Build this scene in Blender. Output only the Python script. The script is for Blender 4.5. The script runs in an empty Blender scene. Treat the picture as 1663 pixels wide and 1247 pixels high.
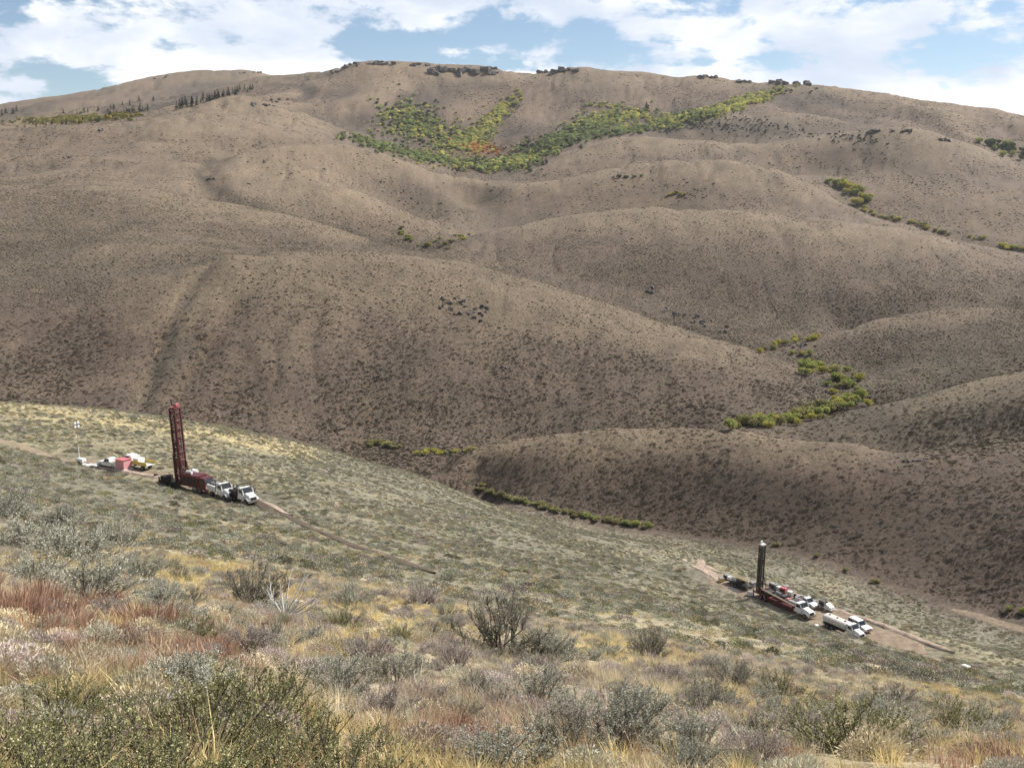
import bpy, bmesh, math, random
import numpy as np
from mathutils import Vector, Matrix, Euler, noise as mnoise

scene = bpy.context.scene
R = math.radians
rng = np.random.default_rng(7)
random.seed(7)

# ------------------------------------------------------------------ camera
F_PX = 1783.0                      # focal length in pixels of the 1663 px wide picture
PITCH = R(10.3)
cam_data = bpy.data.cameras.new('camera')
cam_data.sensor_width = 36.0
cam_data.lens = 36.0 * F_PX / 1663.0
cam_data.clip_start = 0.1
cam_data.clip_end = 30000.0
cam = bpy.data.objects.new('camera', cam_data)
cam.location = (0, 0, 0)
cam.rotation_euler = (R(90) - PITCH, 0, 0)
scene.collection.objects.link(cam)
scene.camera = cam

# ------------------------------------------------------------------ sun, sky, exposure
SUN_AZ = R(58)                     # clockwise from the viewing direction (+Y)
SUN_EL = R(45)
sun_data = bpy.data.lights.new('sun', 'SUN')
sun_data.energy = 5.0
sun_data.angle = R(0.55)
sun_data.color = (1.0, 0.95, 0.87)
sun = bpy.data.objects.new('sun', sun_data)
sd = Vector((math.sin(SUN_AZ) * math.cos(SUN_EL), math.cos(SUN_AZ) * math.cos(SUN_EL), math.sin(SUN_EL)))
sun.rotation_euler = sd.to_track_quat('Z', 'Y').to_euler()
sun.location = sd * 50
scene.collection.objects.link(sun)

world = bpy.data.worlds.new('World')
scene.world = world
world.use_nodes = True
def build_world():
    nt = world.node_tree
    N, L = nt.nodes, nt.links
    N.clear()
    out = N.new('ShaderNodeOutputWorld')
    bg = N.new('ShaderNodeBackground')
    bg.inputs['Strength'].default_value = 0.076
    sky = N.new('ShaderNodeTexSky')
    sky.sky_type = 'NISHITA'
    sky.sun_disc = False
    sky.sun_elevation = SUN_EL
    sky.sun_rotation = SUN_AZ
    sky.altitude = 1900
    sky.air_density = 1.0
    sky.dust_density = 0.6
    sky.ozone_density = 1.0
    tc = N.new('ShaderNodeTexCoord')
    sep = N.new('ShaderNodeSeparateXYZ')
    L.new(tc.outputs['Generated'], sep.inputs[0])
    # direction projected on a cloud deck seen at a low angle
    zc = N.new('ShaderNodeMath'); zc.operation = 'ADD'; zc.inputs[1].default_value = 0.10
    L.new(sep.outputs['Z'], zc.inputs[0])
    zm = N.new('ShaderNodeMath'); zm.operation = 'MAXIMUM'; zm.inputs[1].default_value = 0.02
    L.new(zc.outputs[0], zm.inputs[0])
    dx = N.new('ShaderNodeMath'); dx.operation = 'DIVIDE'
    dy = N.new('ShaderNodeMath'); dy.operation = 'DIVIDE'
    L.new(sep.outputs['X'], dx.inputs[0]); L.new(zm.outputs[0], dx.inputs[1])
    L.new(sep.outputs['Y'], dy.inputs[0]); L.new(zm.outputs[0], dy.inputs[1])
    cmb = N.new('ShaderNodeCombineXYZ')
    L.new(dx.outputs[0], cmb.inputs[0]); L.new(dy.outputs[0], cmb.inputs[1])
    def noise(scale, detail, rough, off, src=None, dist=0.0):
        m = N.new('ShaderNodeMapping'); m.inputs['Location'].default_value = off
        L.new((src or cmb.outputs[0]), m.inputs[0])
        n = N.new('ShaderNodeTexNoise')
        n.inputs['Scale'].default_value = scale
        n.inputs['Detail'].default_value = detail
        n.inputs['Roughness'].default_value = rough
        n.inputs['Distortion'].default_value = dist
        L.new(m.outputs[0], n.inputs['Vector'])
        return n.outputs['Fac']
    # puffs: isotropic in direction space, so that heaps keep a rounded upper outline
    mp = N.new('ShaderNodeMapping'); mp.inputs['Scale'].default_value = (1.0, 1.0, 2.1)
    L.new(tc.outputs['Generated'], mp.inputs[0])
    puff = noise(7.0, 11.0, 0.60, (3.4, 1.2, 0.35), mp.outputs[0], 0.15)
    deck = noise(0.55, 6.0, 0.55, (1.7, 4.1, 0.0))
    mix = N.new('ShaderNodeMath'); mix.operation = 'MULTIPLY_ADD'; mix.inputs[1].default_value = 0.55
    dk = N.new('ShaderNodeMath'); dk.operation = 'MULTIPLY'; dk.inputs[1].default_value = 0.45
    L.new(deck, dk.inputs[0])
    L.new(puff, mix.inputs[0]); L.new(dk.outputs[0], mix.inputs[2])
    # cover grows towards the horizon
    cov = N.new('ShaderNodeMapRange')
    cov.inputs['From Min'].default_value = 0.02; cov.inputs['From Max'].default_value = 0.19
    cov.inputs['To Min'].default_value = 0.09; cov.inputs['To Max'].default_value = -0.008
    L.new(sep.outputs['Z'], cov.inputs['Value'])
    add = N.new('ShaderNodeMath'); add.operation = 'ADD'
    L.new(mix.outputs[0], add.inputs[0]); L.new(cov.outputs[0], add.inputs[1])
    mask = N.new('ShaderNodeMapRange'); mask.interpolation_type = 'SMOOTHSTEP'
    mask.inputs['From Min'].default_value = 0.487; mask.inputs['From Max'].default_value = 0.53
    L.new(add.outputs[0], mask.inputs['Value'])
    # thickness gives the soft grey undersides
    thick = N.new('ShaderNodeMapRange'); thick.interpolation_type = 'SMOOTHSTEP'
    thick.inputs['From Min'].default_value = 0.40; thick.inputs['From Max'].default_value = 0.66
    n2 = noise(5.0, 7.0, 0.55, (8.1, 2.3, 0.5), mp.outputs[0], 0.3)
    L.new(n2, thick.inputs['Value'])
    ccol = N.new('ShaderNodeMix'); ccol.data_type = 'RGBA'
    ccol.inputs['A'].default_value = (10.6, 10.65, 10.7, 1)
    ccol.inputs['B'].default_value = (6.3, 7.1, 8.5, 1)
    L.new(thick.outputs[0], ccol.inputs['Factor'])
    fin = N.new('ShaderNodeMix'); fin.data_type = 'RGBA'
    L.new(mask.outputs[0], fin.inputs['Factor'])
    L.new(sky.outputs[0], fin.inputs['A']); L.new(ccol.outputs['Result'], fin.inputs['B'])
    L.new(fin.outputs['Result'], bg.inputs['Color'])
    L.new(bg.outputs[0], out.inputs['Surface'])
build_world()

vs = scene.view_settings
vs.view_transform = 'Standard'
vs.look = 'None'
vs.exposure = 0.55
vs.gamma = 1.0
vs.use_curve_mapping = False
scene.render.engine = 'CYCLES'
scene.cycles.max_bounces = 5
scene.cycles.diffuse_bounces = 2
scene.cycles.glossy_bounces = 2
scene.cycles.transparent_max_bounces = 6
scene.cycles.use_denoising = True

# ------------------------------------------------------------------ terrain: a heightfield from surveyed points
def survey(px, py):
    """bearing and slope (rise over run) from the camera station to a point sighted at px, py"""
    a = (np.asarray(px, float) - 831.5) / F_PX
    b = (623.5 - np.asarray(py, float)) / F_PX
    dx = a
    dy = math.cos(PITCH) + b * math.sin(PITCH)
    dz = -math.sin(PITCH) + b * math.cos(PITCH)
    return np.arctan2(dx, dy), dz / np.hypot(dx, dy)

LINES = [
 # --- the near slope (A), column by column: (px, py, distance)
 [(-300,1300,4.2),(-300,1080,9),(-300,930,22),(-300,850,42),(-300,790,66),(-300,725,108),(-300,690,142)],
 [(0,1300,4.6),(0,1080,9.5),(0,950,20),(0,870,40),(0,810,66),(0,745,106),(0,700,142)],
 [(300,1300,4.8),(300,1080,11),(300,970,25),(300,890,49),(300,845,74),(300,795,112),(300,735,152)],
 [(560,1300,5.2),(560,1110,12),(560,1000,26),(560,920,55),(560,860,94),(560,800,150),(560,760,198)],
 [(830,1300,5.8),(830,1120,13.5),(830,1020,30),(830,940,66),(830,885,130),(830,838,225)],
 [(1080,1300,6.2),(1080,1150,14),(1080,1060,31),(1080,985,72),(1080,930,150),(1080,885,230)],
 [(1300,1300,6.5),(1300,1180,15),(1300,1105,33),(1300,1050,85),(1300,1000,170),(1300,945,232)],
 [(1500,1300,6.8),(1500,1200,15),(1500,1135,34),(1500,1085,90),(1500,1035,180)],
 [(1663,1310,6.8),(1663,1220,15),(1663,1160,34),(1663,1110,90),(1663,1062,175)],
 [(1960,1330,7),(1960,1250,15),(1960,1195,34),(1960,1145,90),(1960,1100,175)],
 # ground right at the photographer's feet
 [(200,2400,1.4),(831,2500,1.5),(1500,2600,1.5),(831,1700,2.9),(0,1650,2.6),(1600,1700,3.2)],
 # crest of A on the left and the drop behind it
 [(-300,632,183),(-150,642,182),(0,655,182),(130,667,182),(210,676,184),(280,685,187),(400,705,196),(480,722,206),(560,739,219),(620,756,237),(680,774,255)],
 [(-300,740,298),(-150,750,300),(0,752,300),(130,748,300),(280,742,302),(400,738,306),(500,733,312)],
 # foot of A / stream bed
 [(1960,1085,205),(1800,1050,215),(1663,1013,226),(1560,985,233),(1450,952,241),(1340,912,252),(1240,884,263),(1130,868,268),(1040,857,272),(930,838,277),(830,816,283),(770,795,290),(720,763,300),(700,742,312),(640,732,322),(590,724,332),(760,736,318)],
 # hidden valley between spur B and hill D
 [(830,738,330),(900,730,336),(1000,722,340),(1100,712,344)],
 # creek with willows
 [(1185,693,349),(1280,681,356),(1340,668,366),(1384,650,380),(1378,622,408),(1330,602,435),(1285,588,455),(1240,567,482),(1290,556,500),(1335,551,512)],
 # --- spur B: crest, face
 [(745,762,294),(790,738,299),(830,723,303),(900,706,309),(1000,697,313),(1100,694,315),(1200,701,316),(1290,710,315),(1380,722,308),(1450,742,305),(1540,752,299),(1663,765,292),(1800,780,285),(1960,800,278)],
 [(900,765,293),(1000,775,293),(1100,785,290),(1250,800,284),(1400,830,275),(1550,850,266),(1663,850,260),(1850,860,250),(1960,880,246)],
 # right-hand folds behind B
 [(1330,716,325),(1450,722,324),(1560,706,328),(1663,690,330),(1850,680,328),(1960,680,326)],
 [(1330,694,340),(1400,682,346),(1500,650,356),(1600,624,362),(1663,608,366),(1850,585,350),(1960,580,350)],
 [(1415,645,386),(1500,628,392),(1600,602,400),(1663,590,404),(1850,565,400),(1960,560,400)],
 [(1400,600,446),(1480,580,448),(1560,560,450),(1663,548,450),(1850,510,445)],
 # --- hill K crest and dip behind
 [(1340,556,520),(1400,527,528),(1480,508,535),(1560,502,540),(1663,505,540),(1850,490,535)],
 [(1400,538,585),(1480,524,590),(1560,518,600),(1663,520,600)],
 # --- hill D: base, face, crest, dip behind
 [(700,712,335),(850,708,345),(1000,690,352),(1100,672,362),(1250,642,378)],
 [(350,680,335),(500,690,340),(620,690,345)],
 [(330,600,362),(450,600,362),(600,600,370),(750,605,372),(900,620,375),(1050,620,382),(1200,620,390),(1300,635,390)],
 [(370,500,398),(500,490,402),(640,490,408),(780,500,410),(900,520,410),(1030,550,410),(1150,580,408)],
 [(365,418,432),(450,409,448),(550,405,456),(640,410,460),(750,425,461),(850,450,460),(950,481,456),(1050,512,450),(1150,545,443),(1230,571,434),(1300,604,418),(1338,633,398)],
 [(520,426,510),(640,436,530),(750,456,535),(850,486,530),(950,518,525),(1050,548,520),(1150,578,510),(1220,588,490)],
 # gully on the left of D
 [(232,670,334),(245,610,358),(262,560,375),(285,500,395),(318,450,418),(348,424,440),(400,408,500)],
 # --- hill E (left), rows going up
 [(-300,700,325),(0,690,325),(150,690,328)],
 [(-300,590,365),(0,600,365),(130,600,364),(190,600,362)],
 [(-300,490,415),(0,500,415),(120,490,415),(220,485,408)],
 [(-300,400,500),(0,410,500),(120,400,495),(230,400,475),(300,405,470)],
 [(-300,335,600),(0,345,600),(150,340,590),(300,352,570),(420,375,555),(520,392,560),(600,405,570)],
 [(-300,300,690),(0,310,690),(150,303,690),(300,316,665),(400,336,640),(480,356,628),(600,389,620),(680,411,612)],
 [(-300,275,790),(0,285,800),(150,275,800),(260,284,780)],
 [(-300,240,930),(0,250,940),(150,238,950),(260,240,920)],
 [(-300,205,1050),(-100,212,1050),(0,216,1060),(100,204,1080),(200,197,1110),(300,181,1160),(410,160,1250)],
 # gully between E and F
 [(345,262,860),(322,284,770),(345,319,725),(420,356,688),(480,376,680),(600,403,690),(690,403,705),(745,386,770),(720,360,800)],
 # --- hill F
 [(350,258,850),(400,248,865),(500,240,880),(560,243,890),(640,262,900),(720,286,912),(768,313,905)],
 [(430,290,780),(520,300,770),(620,335,760),(700,365,765)],
 [(400,264,950),(520,263,965),(640,285,970),(740,310,960)],
 # --- ridge G running down to the bowl
 [(430,168,1270),(470,182,1250),(520,200,1230),(580,229,1200),(680,257,1160),(740,275,1120),(795,291,1060)],
 [(300,205,1020),(400,195,1080),(480,215,1090),(560,236,1080)],
 [(540,196,1330),(600,238,1300),(690,264,1280),(760,278,1250)],
 # stream into the bowl
 [(770,322,900),(800,297,1000),(820,284,1090),(800,268,1220),(850,262,1230)],
 # --- hill I: three steps on the right centre
 [(720,402,690),(790,378,720),(900,356,745),(1000,341,760),(1080,338,770),(1200,345,760),(1300,360,745),(1450,380,720)],
 [(660,352,840),(720,335,860),(820,315,890),(950,281,940),(1060,265,960),(1150,262,960),(1250,276,935),(1310,300,900),(1380,345,860),(1450,364,835),(1540,388,800),(1663,425,760),(1850,440,740)],
 [(790,302,990),(850,276,1070),(950,240,1140),(1000,226,1170),(1080,224,1180),(1180,232,1180),(1280,250,1150)],
 [(950,259,1220),(1000,245,1260),(1080,241,1270),(1180,243,1260)],
 [(820,440,610),(900,455,600),(1000,470,590),(1100,490,580),(1250,500,590),(1400,490,610),(1550,470,640),(1663,480,640),(1850,470,640)],
 [(1000,510,535),(1100,535,535),(1180,556,525),(1250,550,530)],
 [(1000,400,665),(1200,410,660),(1400,420,665),(1600,440,690)],
 [(820,393,790),(900,374,800),(1000,360,812),(1080,355,820),(1200,348,815)],
 [(900,310,990),(1000,291,1015),(1060,283,1030),(1150,279,1030),(1230,285,1010)],
 # draw with the bushes on the right
 [(1330,290,1040),(1390,335,960),(1450,362,920),(1530,384,880),(1663,408,850),(1850,415,840)],
 # --- spur J
 [(1310,272,1130),(1360,245,1160),(1420,215,1190),(1480,210,1190),(1560,235,1170),(1663,288,1120),(1850,320,1080)],
 [(1440,300,1050),(1550,330,1000),(1663,365,950)],
 [(1420,218,1320),(1500,222,1340),(1600,250,1330),(1663,275,1300),(1850,300,1280)],
 # --- bowl and summit ridge H
 [(640,240,1360),(690,222,1450),(640,190,1500),(700,185,1540),(790,215,1480),(760,250,1340)],
 [(560,200,1420),(600,160,1580),(520,160,1560)],
 [(830,170,1640),(810,200,1530),(880,200,1480),(850,230,1380),(960,190,1520),(930,150,1650),(900,230,1340)],
 [(1000,200,1430),(1060,170,1600),(1120,190,1450),(1160,160,1620),(1200,185,1480),(1260,155,1620),(1250,215,1330)],
 [(1330,190,1400),(1330,160,1600),(1420,185,1500),(1500,190,1480),(1600,215,1440),(1663,235,1400)],
 [(430,125,1800),(470,127,1780),(530,120,1760),(560,108,1760),(600,101,1760),(650,102,1760),(720,112,1760),(790,112,1770),(850,122,1780),(940,112,1780),(1010,118,1790),(1050,118,1790),(1100,126,1780),(1150,124,1770),(1210,133,1760),(1270,135,1740),(1310,137,1720),(1400,150,1690),(1500,165,1650),(1600,180,1600),(1663,190,1570),(1850,215,1500)],
 [(430,150,2050),(600,150,2050),(850,160,2050),(1100,165,2050),(1310,175,2000),(1500,200,1950),(1663,225,1900),(1850,240,1850)],
 # --- far ridge on the left
 [(-300,215,1300),(0,222,1300),(100,212,1320),(200,206,1350),(300,192,1400),(380,175,1450)],
 [(-300,205,1800),(0,205,1750),(100,197,1750),(200,180,1750),(300,165,1780),(380,150,1750)],
 [(-300,215,2400),(-100,195,2400),(0,187,2400),(60,172,2380),(120,160,2350),(190,152,2330),(240,135,2300),(270,124,2280),(310,119,2280),(360,117,2280),(400,115,2270),(430,122,2260)],
 [(-300,240,2900),(0,225,2900),(200,200,2800),(400,180,2700)],
 # far away behind everything
 [(-300,300,6000),(300,300,6000),(831,300,6000),(1300,300,6000),(1900,300,6000),(300,270,3800),(831,260,3600),(1300,260,3400),(1900,280,3200)],
]
def span(d):
    """true distance of a point from its first estimate (the far ground was estimated too close)"""
    d = np.asarray(d, float); t = np.clip((np.log(d) - math.log(14)) / (math.log(110) - math.log(14)), 0, 1); t = t * t * (3 - 2 * t)
    return d * np.exp(math.log(1.22) + (math.log(1.68) - math.log(1.22)) * t)
_sd = np.exp(np.linspace(-1, 10, 4000)); _st = span(_sd)
def unspan(d): return np.interp(d, _st, _sd)
PTS = np.array([p for l in LINES for p in l if p[2] < 3500], float)
PTS[:, 2] = span(PTS[:, 2])
P_AZ, P_S = survey(PTS[:, 0], PTS[:, 1])
TX = np.stack([P_AZ, np.log(PTS[:, 2])], 1)
def tps_matrix():
    n = len(TX)
    d2 = ((TX[:, None] - TX[None]) ** 2).sum(-1)
    A = np.zeros((n + 3, n + 3))
    A[:n, :n] = 0.5 * d2 * np.log(d2 + 1e-12) + np.eye(n) * 2.0e-5
    A[:n, n] = 1; A[:n, n + 1:] = TX
    A[n, :n] = 1; A[n + 1:, :n] = TX.T
    return np.linalg.inv(A)
TINV = tps_matrix()
def tps_eval(az, v, W):
    az = az.ravel(); v = v.ravel()
    o = np.empty(len(az))
    for i in range(0, len(az), 20000):
        a = az[i:i + 20000, None]; b = v[i:i + 20000, None]
        d2 = (a - TX[None, :, 0]) ** 2 + (b - TX[None, :, 1]) ** 2
        o[i:i + 20000] = (0.5 * d2 * np.log(d2 + 1e-12)) @ W[:-3] + W[-3] + a[:, 0] * W[-2] + b[:, 0] * W[-1]
    return o

# value noise used for relief, colour patches and scattering
_perm = rng.permutation(4096)
_grad = rng.random(4096)
def vnoise(x, y):
    xi = np.floor(x).astype(np.int64); yi = np.floor(y).astype(np.int64)
    fx = x - xi; fy = y - yi
    fx = fx * fx * fx * (fx * (fx * 6 - 15) + 10); fy = fy * fy * fy * (fy * (fy * 6 - 15) + 10)
    def h(a, b):
        return _grad[_perm[(a + _perm[b & 4095]) & 4095]]
    return (h(xi, yi) * (1 - fx) + h(xi + 1, yi) * fx) * (1 - fy) + (h(xi, yi + 1) * (1 - fx) + h(xi + 1, yi + 1) * fx) * fy
def fbm(x, y, o=4, g=0.5):
    t = 0; a = 1; n = 0
    for k in range(o):
        t = t + a * vnoise(x + 17.3 * k, y - 9.1 * k); n += a; a *= g; x = x * 2.03; y = y * 2.03
    return t / n

AZ_LIM = R(40)
NA, NV = 760, 640
_in = np.linspace(-R(33), R(33), 640)
_l = -np.geomspace(R(33.4), R(180), 60)[::-1]
AZ = np.concatenate([_l, _in, -_l[::-1]])
NA = len(AZ)
V0, V1 = math.log(1.4), math.log(4950.0)
VV = np.linspace(V0, V1, NV)

def blur(M, sig, axis):
    r = int(3 * sig); k = np.exp(-0.5 * (np.arange(-r, r + 1) / sig) ** 2); k /= k.sum()
    pad_ = [(0, 0), (0, 0)]; pad_[axis] = (r, r)
    P = np.pad(M, pad_, mode='edge'); n = M.shape[axis]
    return sum(w * np.take(P, np.arange(i, i + n), axis) for i, w in enumerate(k))
def base_height():
    ca = np.linspace(-AZ_LIM, AZ_LIM, 260); cv = np.linspace(V0, V1, 330)
    A, B = np.meshgrid(ca, cv)
    dd = unspan(np.exp(cv))
    w = np.clip((dd - 262) / 60, 0, 1) * np.clip((1700 - dd) / 300, 0.3, 1) * np.clip((2300 - dd) / 300, 0, 1)
    wa = np.clip((R(36) - np.abs(ca)) / R(3), 0, 1)
    fa = (P_AZ + AZ_LIM) / (2 * AZ_LIM) * 259; fv = (TX[:, 1] - V0) / (V1 - V0) * 329
    ia = np.clip(fa.astype(int), 0, 258); iv = np.clip(fv.astype(int), 0, 328); fa = fa - ia; fv = fv - iv
    val = P_S.copy()
    # the spline rounds crests and creases off; sharpen it, then pull the surveyed points back to their readings
    for it in range(8):
        S = tps_eval(A, B, TINV @ np.concatenate([val, np.zeros(3)])).reshape(A.shape)
        S = S + CRISP * (w[:, None] * wa[None]) * (S - blur(blur(S, 2.6, 0), 11.3, 1))
        got = (S[iv, ia] * (1 - fa) + S[iv, ia + 1] * fa) * (1 - fv) + (S[iv + 1, ia] * (1 - fa) + S[iv + 1, ia + 1] * fa) * fv
        val = val + 0.45 * (P_S - got)
    # cubic resample on the fine grid
    def cub(M, t, axis):
        n = M.shape[axis]; t = np.clip(t, 1, n - 2.001); i = np.floor(t).astype(int); f = t - i
        i = np.clip(i, 1, n - 3)
        w = [-0.5 * f**3 + f**2 - 0.5 * f, 1.5 * f**3 - 2.5 * f**2 + 1, -1.5 * f**3 + 2 * f**2 + 0.5 * f, 0.5 * f**3 - 0.5 * f**2]
        sh = [1, 1]; sh[axis] = -1
        return sum(np.take(M, i + k - 1, axis) * w[k].reshape(sh) for k in range(4))
    ta = (np.clip(AZ, -AZ_LIM, AZ_LIM) + AZ_LIM) / (2 * AZ_LIM) * 259
    tv = (VV - V0) / (V1 - V0) * 329
    S = cub(cub(S, tv, 0), ta, 1)

    return S * np.exp(VV)[:, None]
CRISP = 2.3
Zg = base_height()
Dt = np.exp(VV)[:, None] * np.ones((1, NA))          # true distance
Dg = unspan(Dt)                                        # distance as first estimated (the notes below use it)
Xg = Dt * np.sin(AZ)[None]; Yg = Dt * np.cos(AZ)[None]
# behind the photographer the slope simply goes on uphill
back = np.clip((np.abs(AZ) - R(36)) / R(110), 0, 1)[None]; back = back * back * (3 - 2 * back)
hill = -2.1 - 0.34 * (Yg * 0.62 + Xg * 0.55)
hill = np.clip(hill, -180, 260)
Zg = Zg * (1 - back) + hill * back
# relief: hummocks, small gullies, terracettes
def relief(x, y, d):
    amp = np.clip((d - 25) / 300, 0, 1)
    r = (fbm(x / 90, y / 90, 4) - 0.5) * 7.0 * amp * np.clip(d / 500, 0.25, 1.6)
    r = r + (fbm(x / 12, y / 12, 3) - 0.5) * (0.35 + 0.9 * amp)
    # rills worn down the slopes that face the valley
    rl = 1 - np.abs(2 * fbm(x / 46 + 0.8 * fbm(x / 90, y / 90, 2), y / 240, 3) - 1) / 0.35
    r = r - np.clip((d - 300) / 60, 0, 1) * 2.6 * np.clip(rl, 0, 1) ** 3 * np.clip(fbm(x / 130 + 9, y / 130, 2) * 3 - 1, 0, 1) * np.clip(d / 700, 0.5, 2.2)
    # spurs and draws falling from the summit ridge
    far = np.clip((d - 1250) / 250, 0, 1) * np.clip((1740 - d) / 250, 0, 1)
    q = fbm(x / 125 + 0.35 * fbm(x / 330, y / 330, 2) * 6, y / 700 + 5, 3)
    r = r + far * (q - 0.5) * 66
    return r
Zg = Zg + relief(Xg, Yg, Dg)

def carve(line, width, depth, flat=0.0):
    global Zg
    p = np.array(line, float)
    az, _ = survey(p[:, 0], p[:, 1]); p[:, 2] = span(p[:, 2]); width = width * 1.6; depth = depth * 1.6
    q = np.stack([p[:, 2] * np.sin(az), p[:, 2] * np.cos(az)], 1)
    best = np.full(Xg.shape, 1e9)
    for k in range(len(q) - 1):
        a, b = q[k], q[k + 1]
        ab = b - a
        t = np.clip(((Xg - a[0]) * ab[0] + (Yg - a[1]) * ab[1]) / (ab @ ab), 0, 1)
        best = np.minimum(best, np.hypot(Xg - a[0] - t * ab[0], Yg - a[1] - t * ab[1]))
    wob = 0.7 + 0.6 * fbm(Xg / 25, Yg / 25, 2)
    Zg = Zg - depth * wob * np.exp(-(best / width) ** 2)
carve([(205,720,325),(232,670,342),(245,610,362),(262,560,378),(285,500,396),(318,450,418),(350,420,440),(420,410,470)], 4, 2.0)
carve([(280,690,335),(300,620,356),(345,560,376),(385,500,398),(440,440,425)], 4, 1.0)
carve([(350,258,850),(325,280,780),(340,300,728),(420,345,688),(480,362,680),(600,392,690),(690,403,705)], 14, 6)
carve([(1000,720,300),(1230,640,360),(1320,600,390)], 5, 0.0)
carve([(1290,716,322),(1450,722,324),(1560,706,328),(1663,690,330)], 8, 3.0)
carve([(1395,650,384),(1500,628,392),(1600,602,400),(1663,588,404)], 9, 3.5)
carve([(1340,300,1040),(1390,335,960),(1450,362,920),(1530,384,880),(1663,408,850)], 22, 7)

def ground(x, y):
    """height of the ground under x, y (bilinear in the survey grid)"""
    x = np.atleast_1d(np.asarray(x, float)); y = np.atleast_1d(np.asarray(y, float))
    az = np.arctan2(x, y); v = np.clip(np.log(np.hypot(x, y) + 1e-9), V0, V1 - 1e-6)
    ia = np.clip(np.searchsorted(AZ, az) - 1, 0, NA - 2)
    fa = (az - AZ[ia]) / (AZ[ia + 1] - AZ[ia])
    tv = (v - V0) / (V1 - V0) * (NV - 1); iv = np.clip(tv.astype(int), 0, NV - 2); fv = tv - iv
    return (Zg[iv, ia] * (1 - fa) + Zg[iv, ia + 1] * fa) * (1 - fv) + (Zg[iv + 1, ia] * (1 - fa) + Zg[iv + 1, ia + 1] * fa) * fv
def gz(x, y):
    return float(ground(x, y)[0])
def gnormal(x, y, e=1.5):
    return Vector((-(gz(x + e, y) - gz(x - e, y)) / (2 * e), -(gz(x, y + e) - gz(x, y - e)) / (2 * e), 1)).normalized()
def sight(px, py, lo=1.5, hi=4000):
    """where the line of sight through px, py first meets the ground"""
    az, s = survey(px, py); az = float(az); s = float(s)
    d = np.exp(np.linspace(math.log(float(span(lo))), math.log(4900), 3000))
    x = d * math.sin(az); y = d * math.cos(az)
    below = ground(x, y) >= s * d
    k = int(np.argmax(below))
    if not below.any(): k = len(d) - 1
    return Vector((x[k], y[k], ground(x[k], y[k])[0]))

# ------------------------------------------------------------------ levelled drill pads and benches in the slope
def on_level(px, py, z):
    az, s = survey(px, py); d = z / float(s)
    return Vector((d * math.sin(float(az)), d * math.cos(float(az)), z))
def pad(px, py, length, near, far, heading, fall=7.0, lift=0.0):
    """level an oblong pad into the hillside, near and far of its line; returns a point of that line"""
    global Zg
    c = sight(px, py); c = on_level(px, py, c.z + lift)
    ux, uy = math.cos(heading), math.sin(heading)
    a = (Xg - c.x) * ux + (Yg - c.y) * uy
    b = -(Xg - c.x) * uy + (Yg - c.y) * ux
    b = b - (far - near) / 2; width = far + near
    d = np.hypot(np.maximum(np.abs(a) - length / 2, 0), np.maximum(np.abs(b) - width / 2, 0))
    w = np.clip(1 - d / fall, 0, 1); w = w * w * (3 - 2 * w)
    Zg = Zg * (1 - w) + c.z * w
    return c
def heading_of(p, q, c):
    z = sight(*c).z
    a, b = on_level(*p, z), on_level(*q, z)
    return math.atan2(b.y - a.y, b.x - a.x)
H1 = heading_of((262, 782), (400, 808), (310, 788))
H2 = heading_of((1195, 950), (1400, 1026), (1285, 985))
PAD1 = pad(330, 797, 30, 2.5, 4, H1, 10, 0.8)
PADL = pad(185, 758, 22, 2.5, 3, H1, 9, 0.5)
PAD2 = pad(1300, 996, 66, 3.0, 8.0, H2, 14, 3.0)

def project(x, y, z):
    dep = y * math.cos(PITCH) - z * math.sin(PITCH)
    up = y * math.sin(PITCH) + z * math.cos(PITCH)
    dep = np.maximum(dep, 0.05)
    return 831.5 + F_PX * x / dep, 623.5 - F_PX * up / dep

# ------------------------------------------------------------------ material helpers
def new_mat(name):
    m = bpy.data.materials.new(name); m.use_nodes = True
    nt = m.node_tree
    return m, nt.nodes, nt.links, nt.nodes['Principled BSDF']
def mat_plain(name, col, rough=0.6, metal=0.0, dirt=0.0, dirt_col=(0.28, 0.21, 0.15), scale=2.5, coat=0.0, bump=0.0):
    m, N, L, b = new_mat(name)
    b.inputs['Roughness'].default_value = rough; b.inputs['Metallic'].default_value = metal
    b.inputs['Coat Weight'].default_value = coat
    tc = N.new('ShaderNodeTexCoord')
    n = N.new('ShaderNodeTexNoise'); n.inputs['Scale'].default_value = scale; n.inputs['Detail'].default_value = 6
    L.new(tc.outputs['Object'], n.inputs['Vector'])
    mr = N.new('ShaderNodeMapRange'); mr.inputs['From Min'].default_value = 0.42; mr.inputs['From Max'].default_value = 0.72
    mr.inputs['To Max'].default_value = dirt
    L.new(n.outputs['Fac'], mr.inputs['Value'])
    mx = N.new('ShaderNodeMix'); mx.data_type = 'RGBA'
    mx.inputs['A'].default_value = (*col, 1); mx.inputs['B'].default_value = (*dirt_col, 1)
    L.new(mr.outputs[0], mx.inputs['Factor']); L.new(mx.outputs['Result'], b.inputs['Base Color'])
    if bump:
        bp = N.new('ShaderNodeBump'); bp.inputs['Strength'].default_value = bump; bp.inputs['Distance'].default_value = 0.05
        L.new(n.outputs['Fac'], bp.inputs['Height']); L.new(bp.outputs[0], b.inputs['Normal'])
    return m
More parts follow.
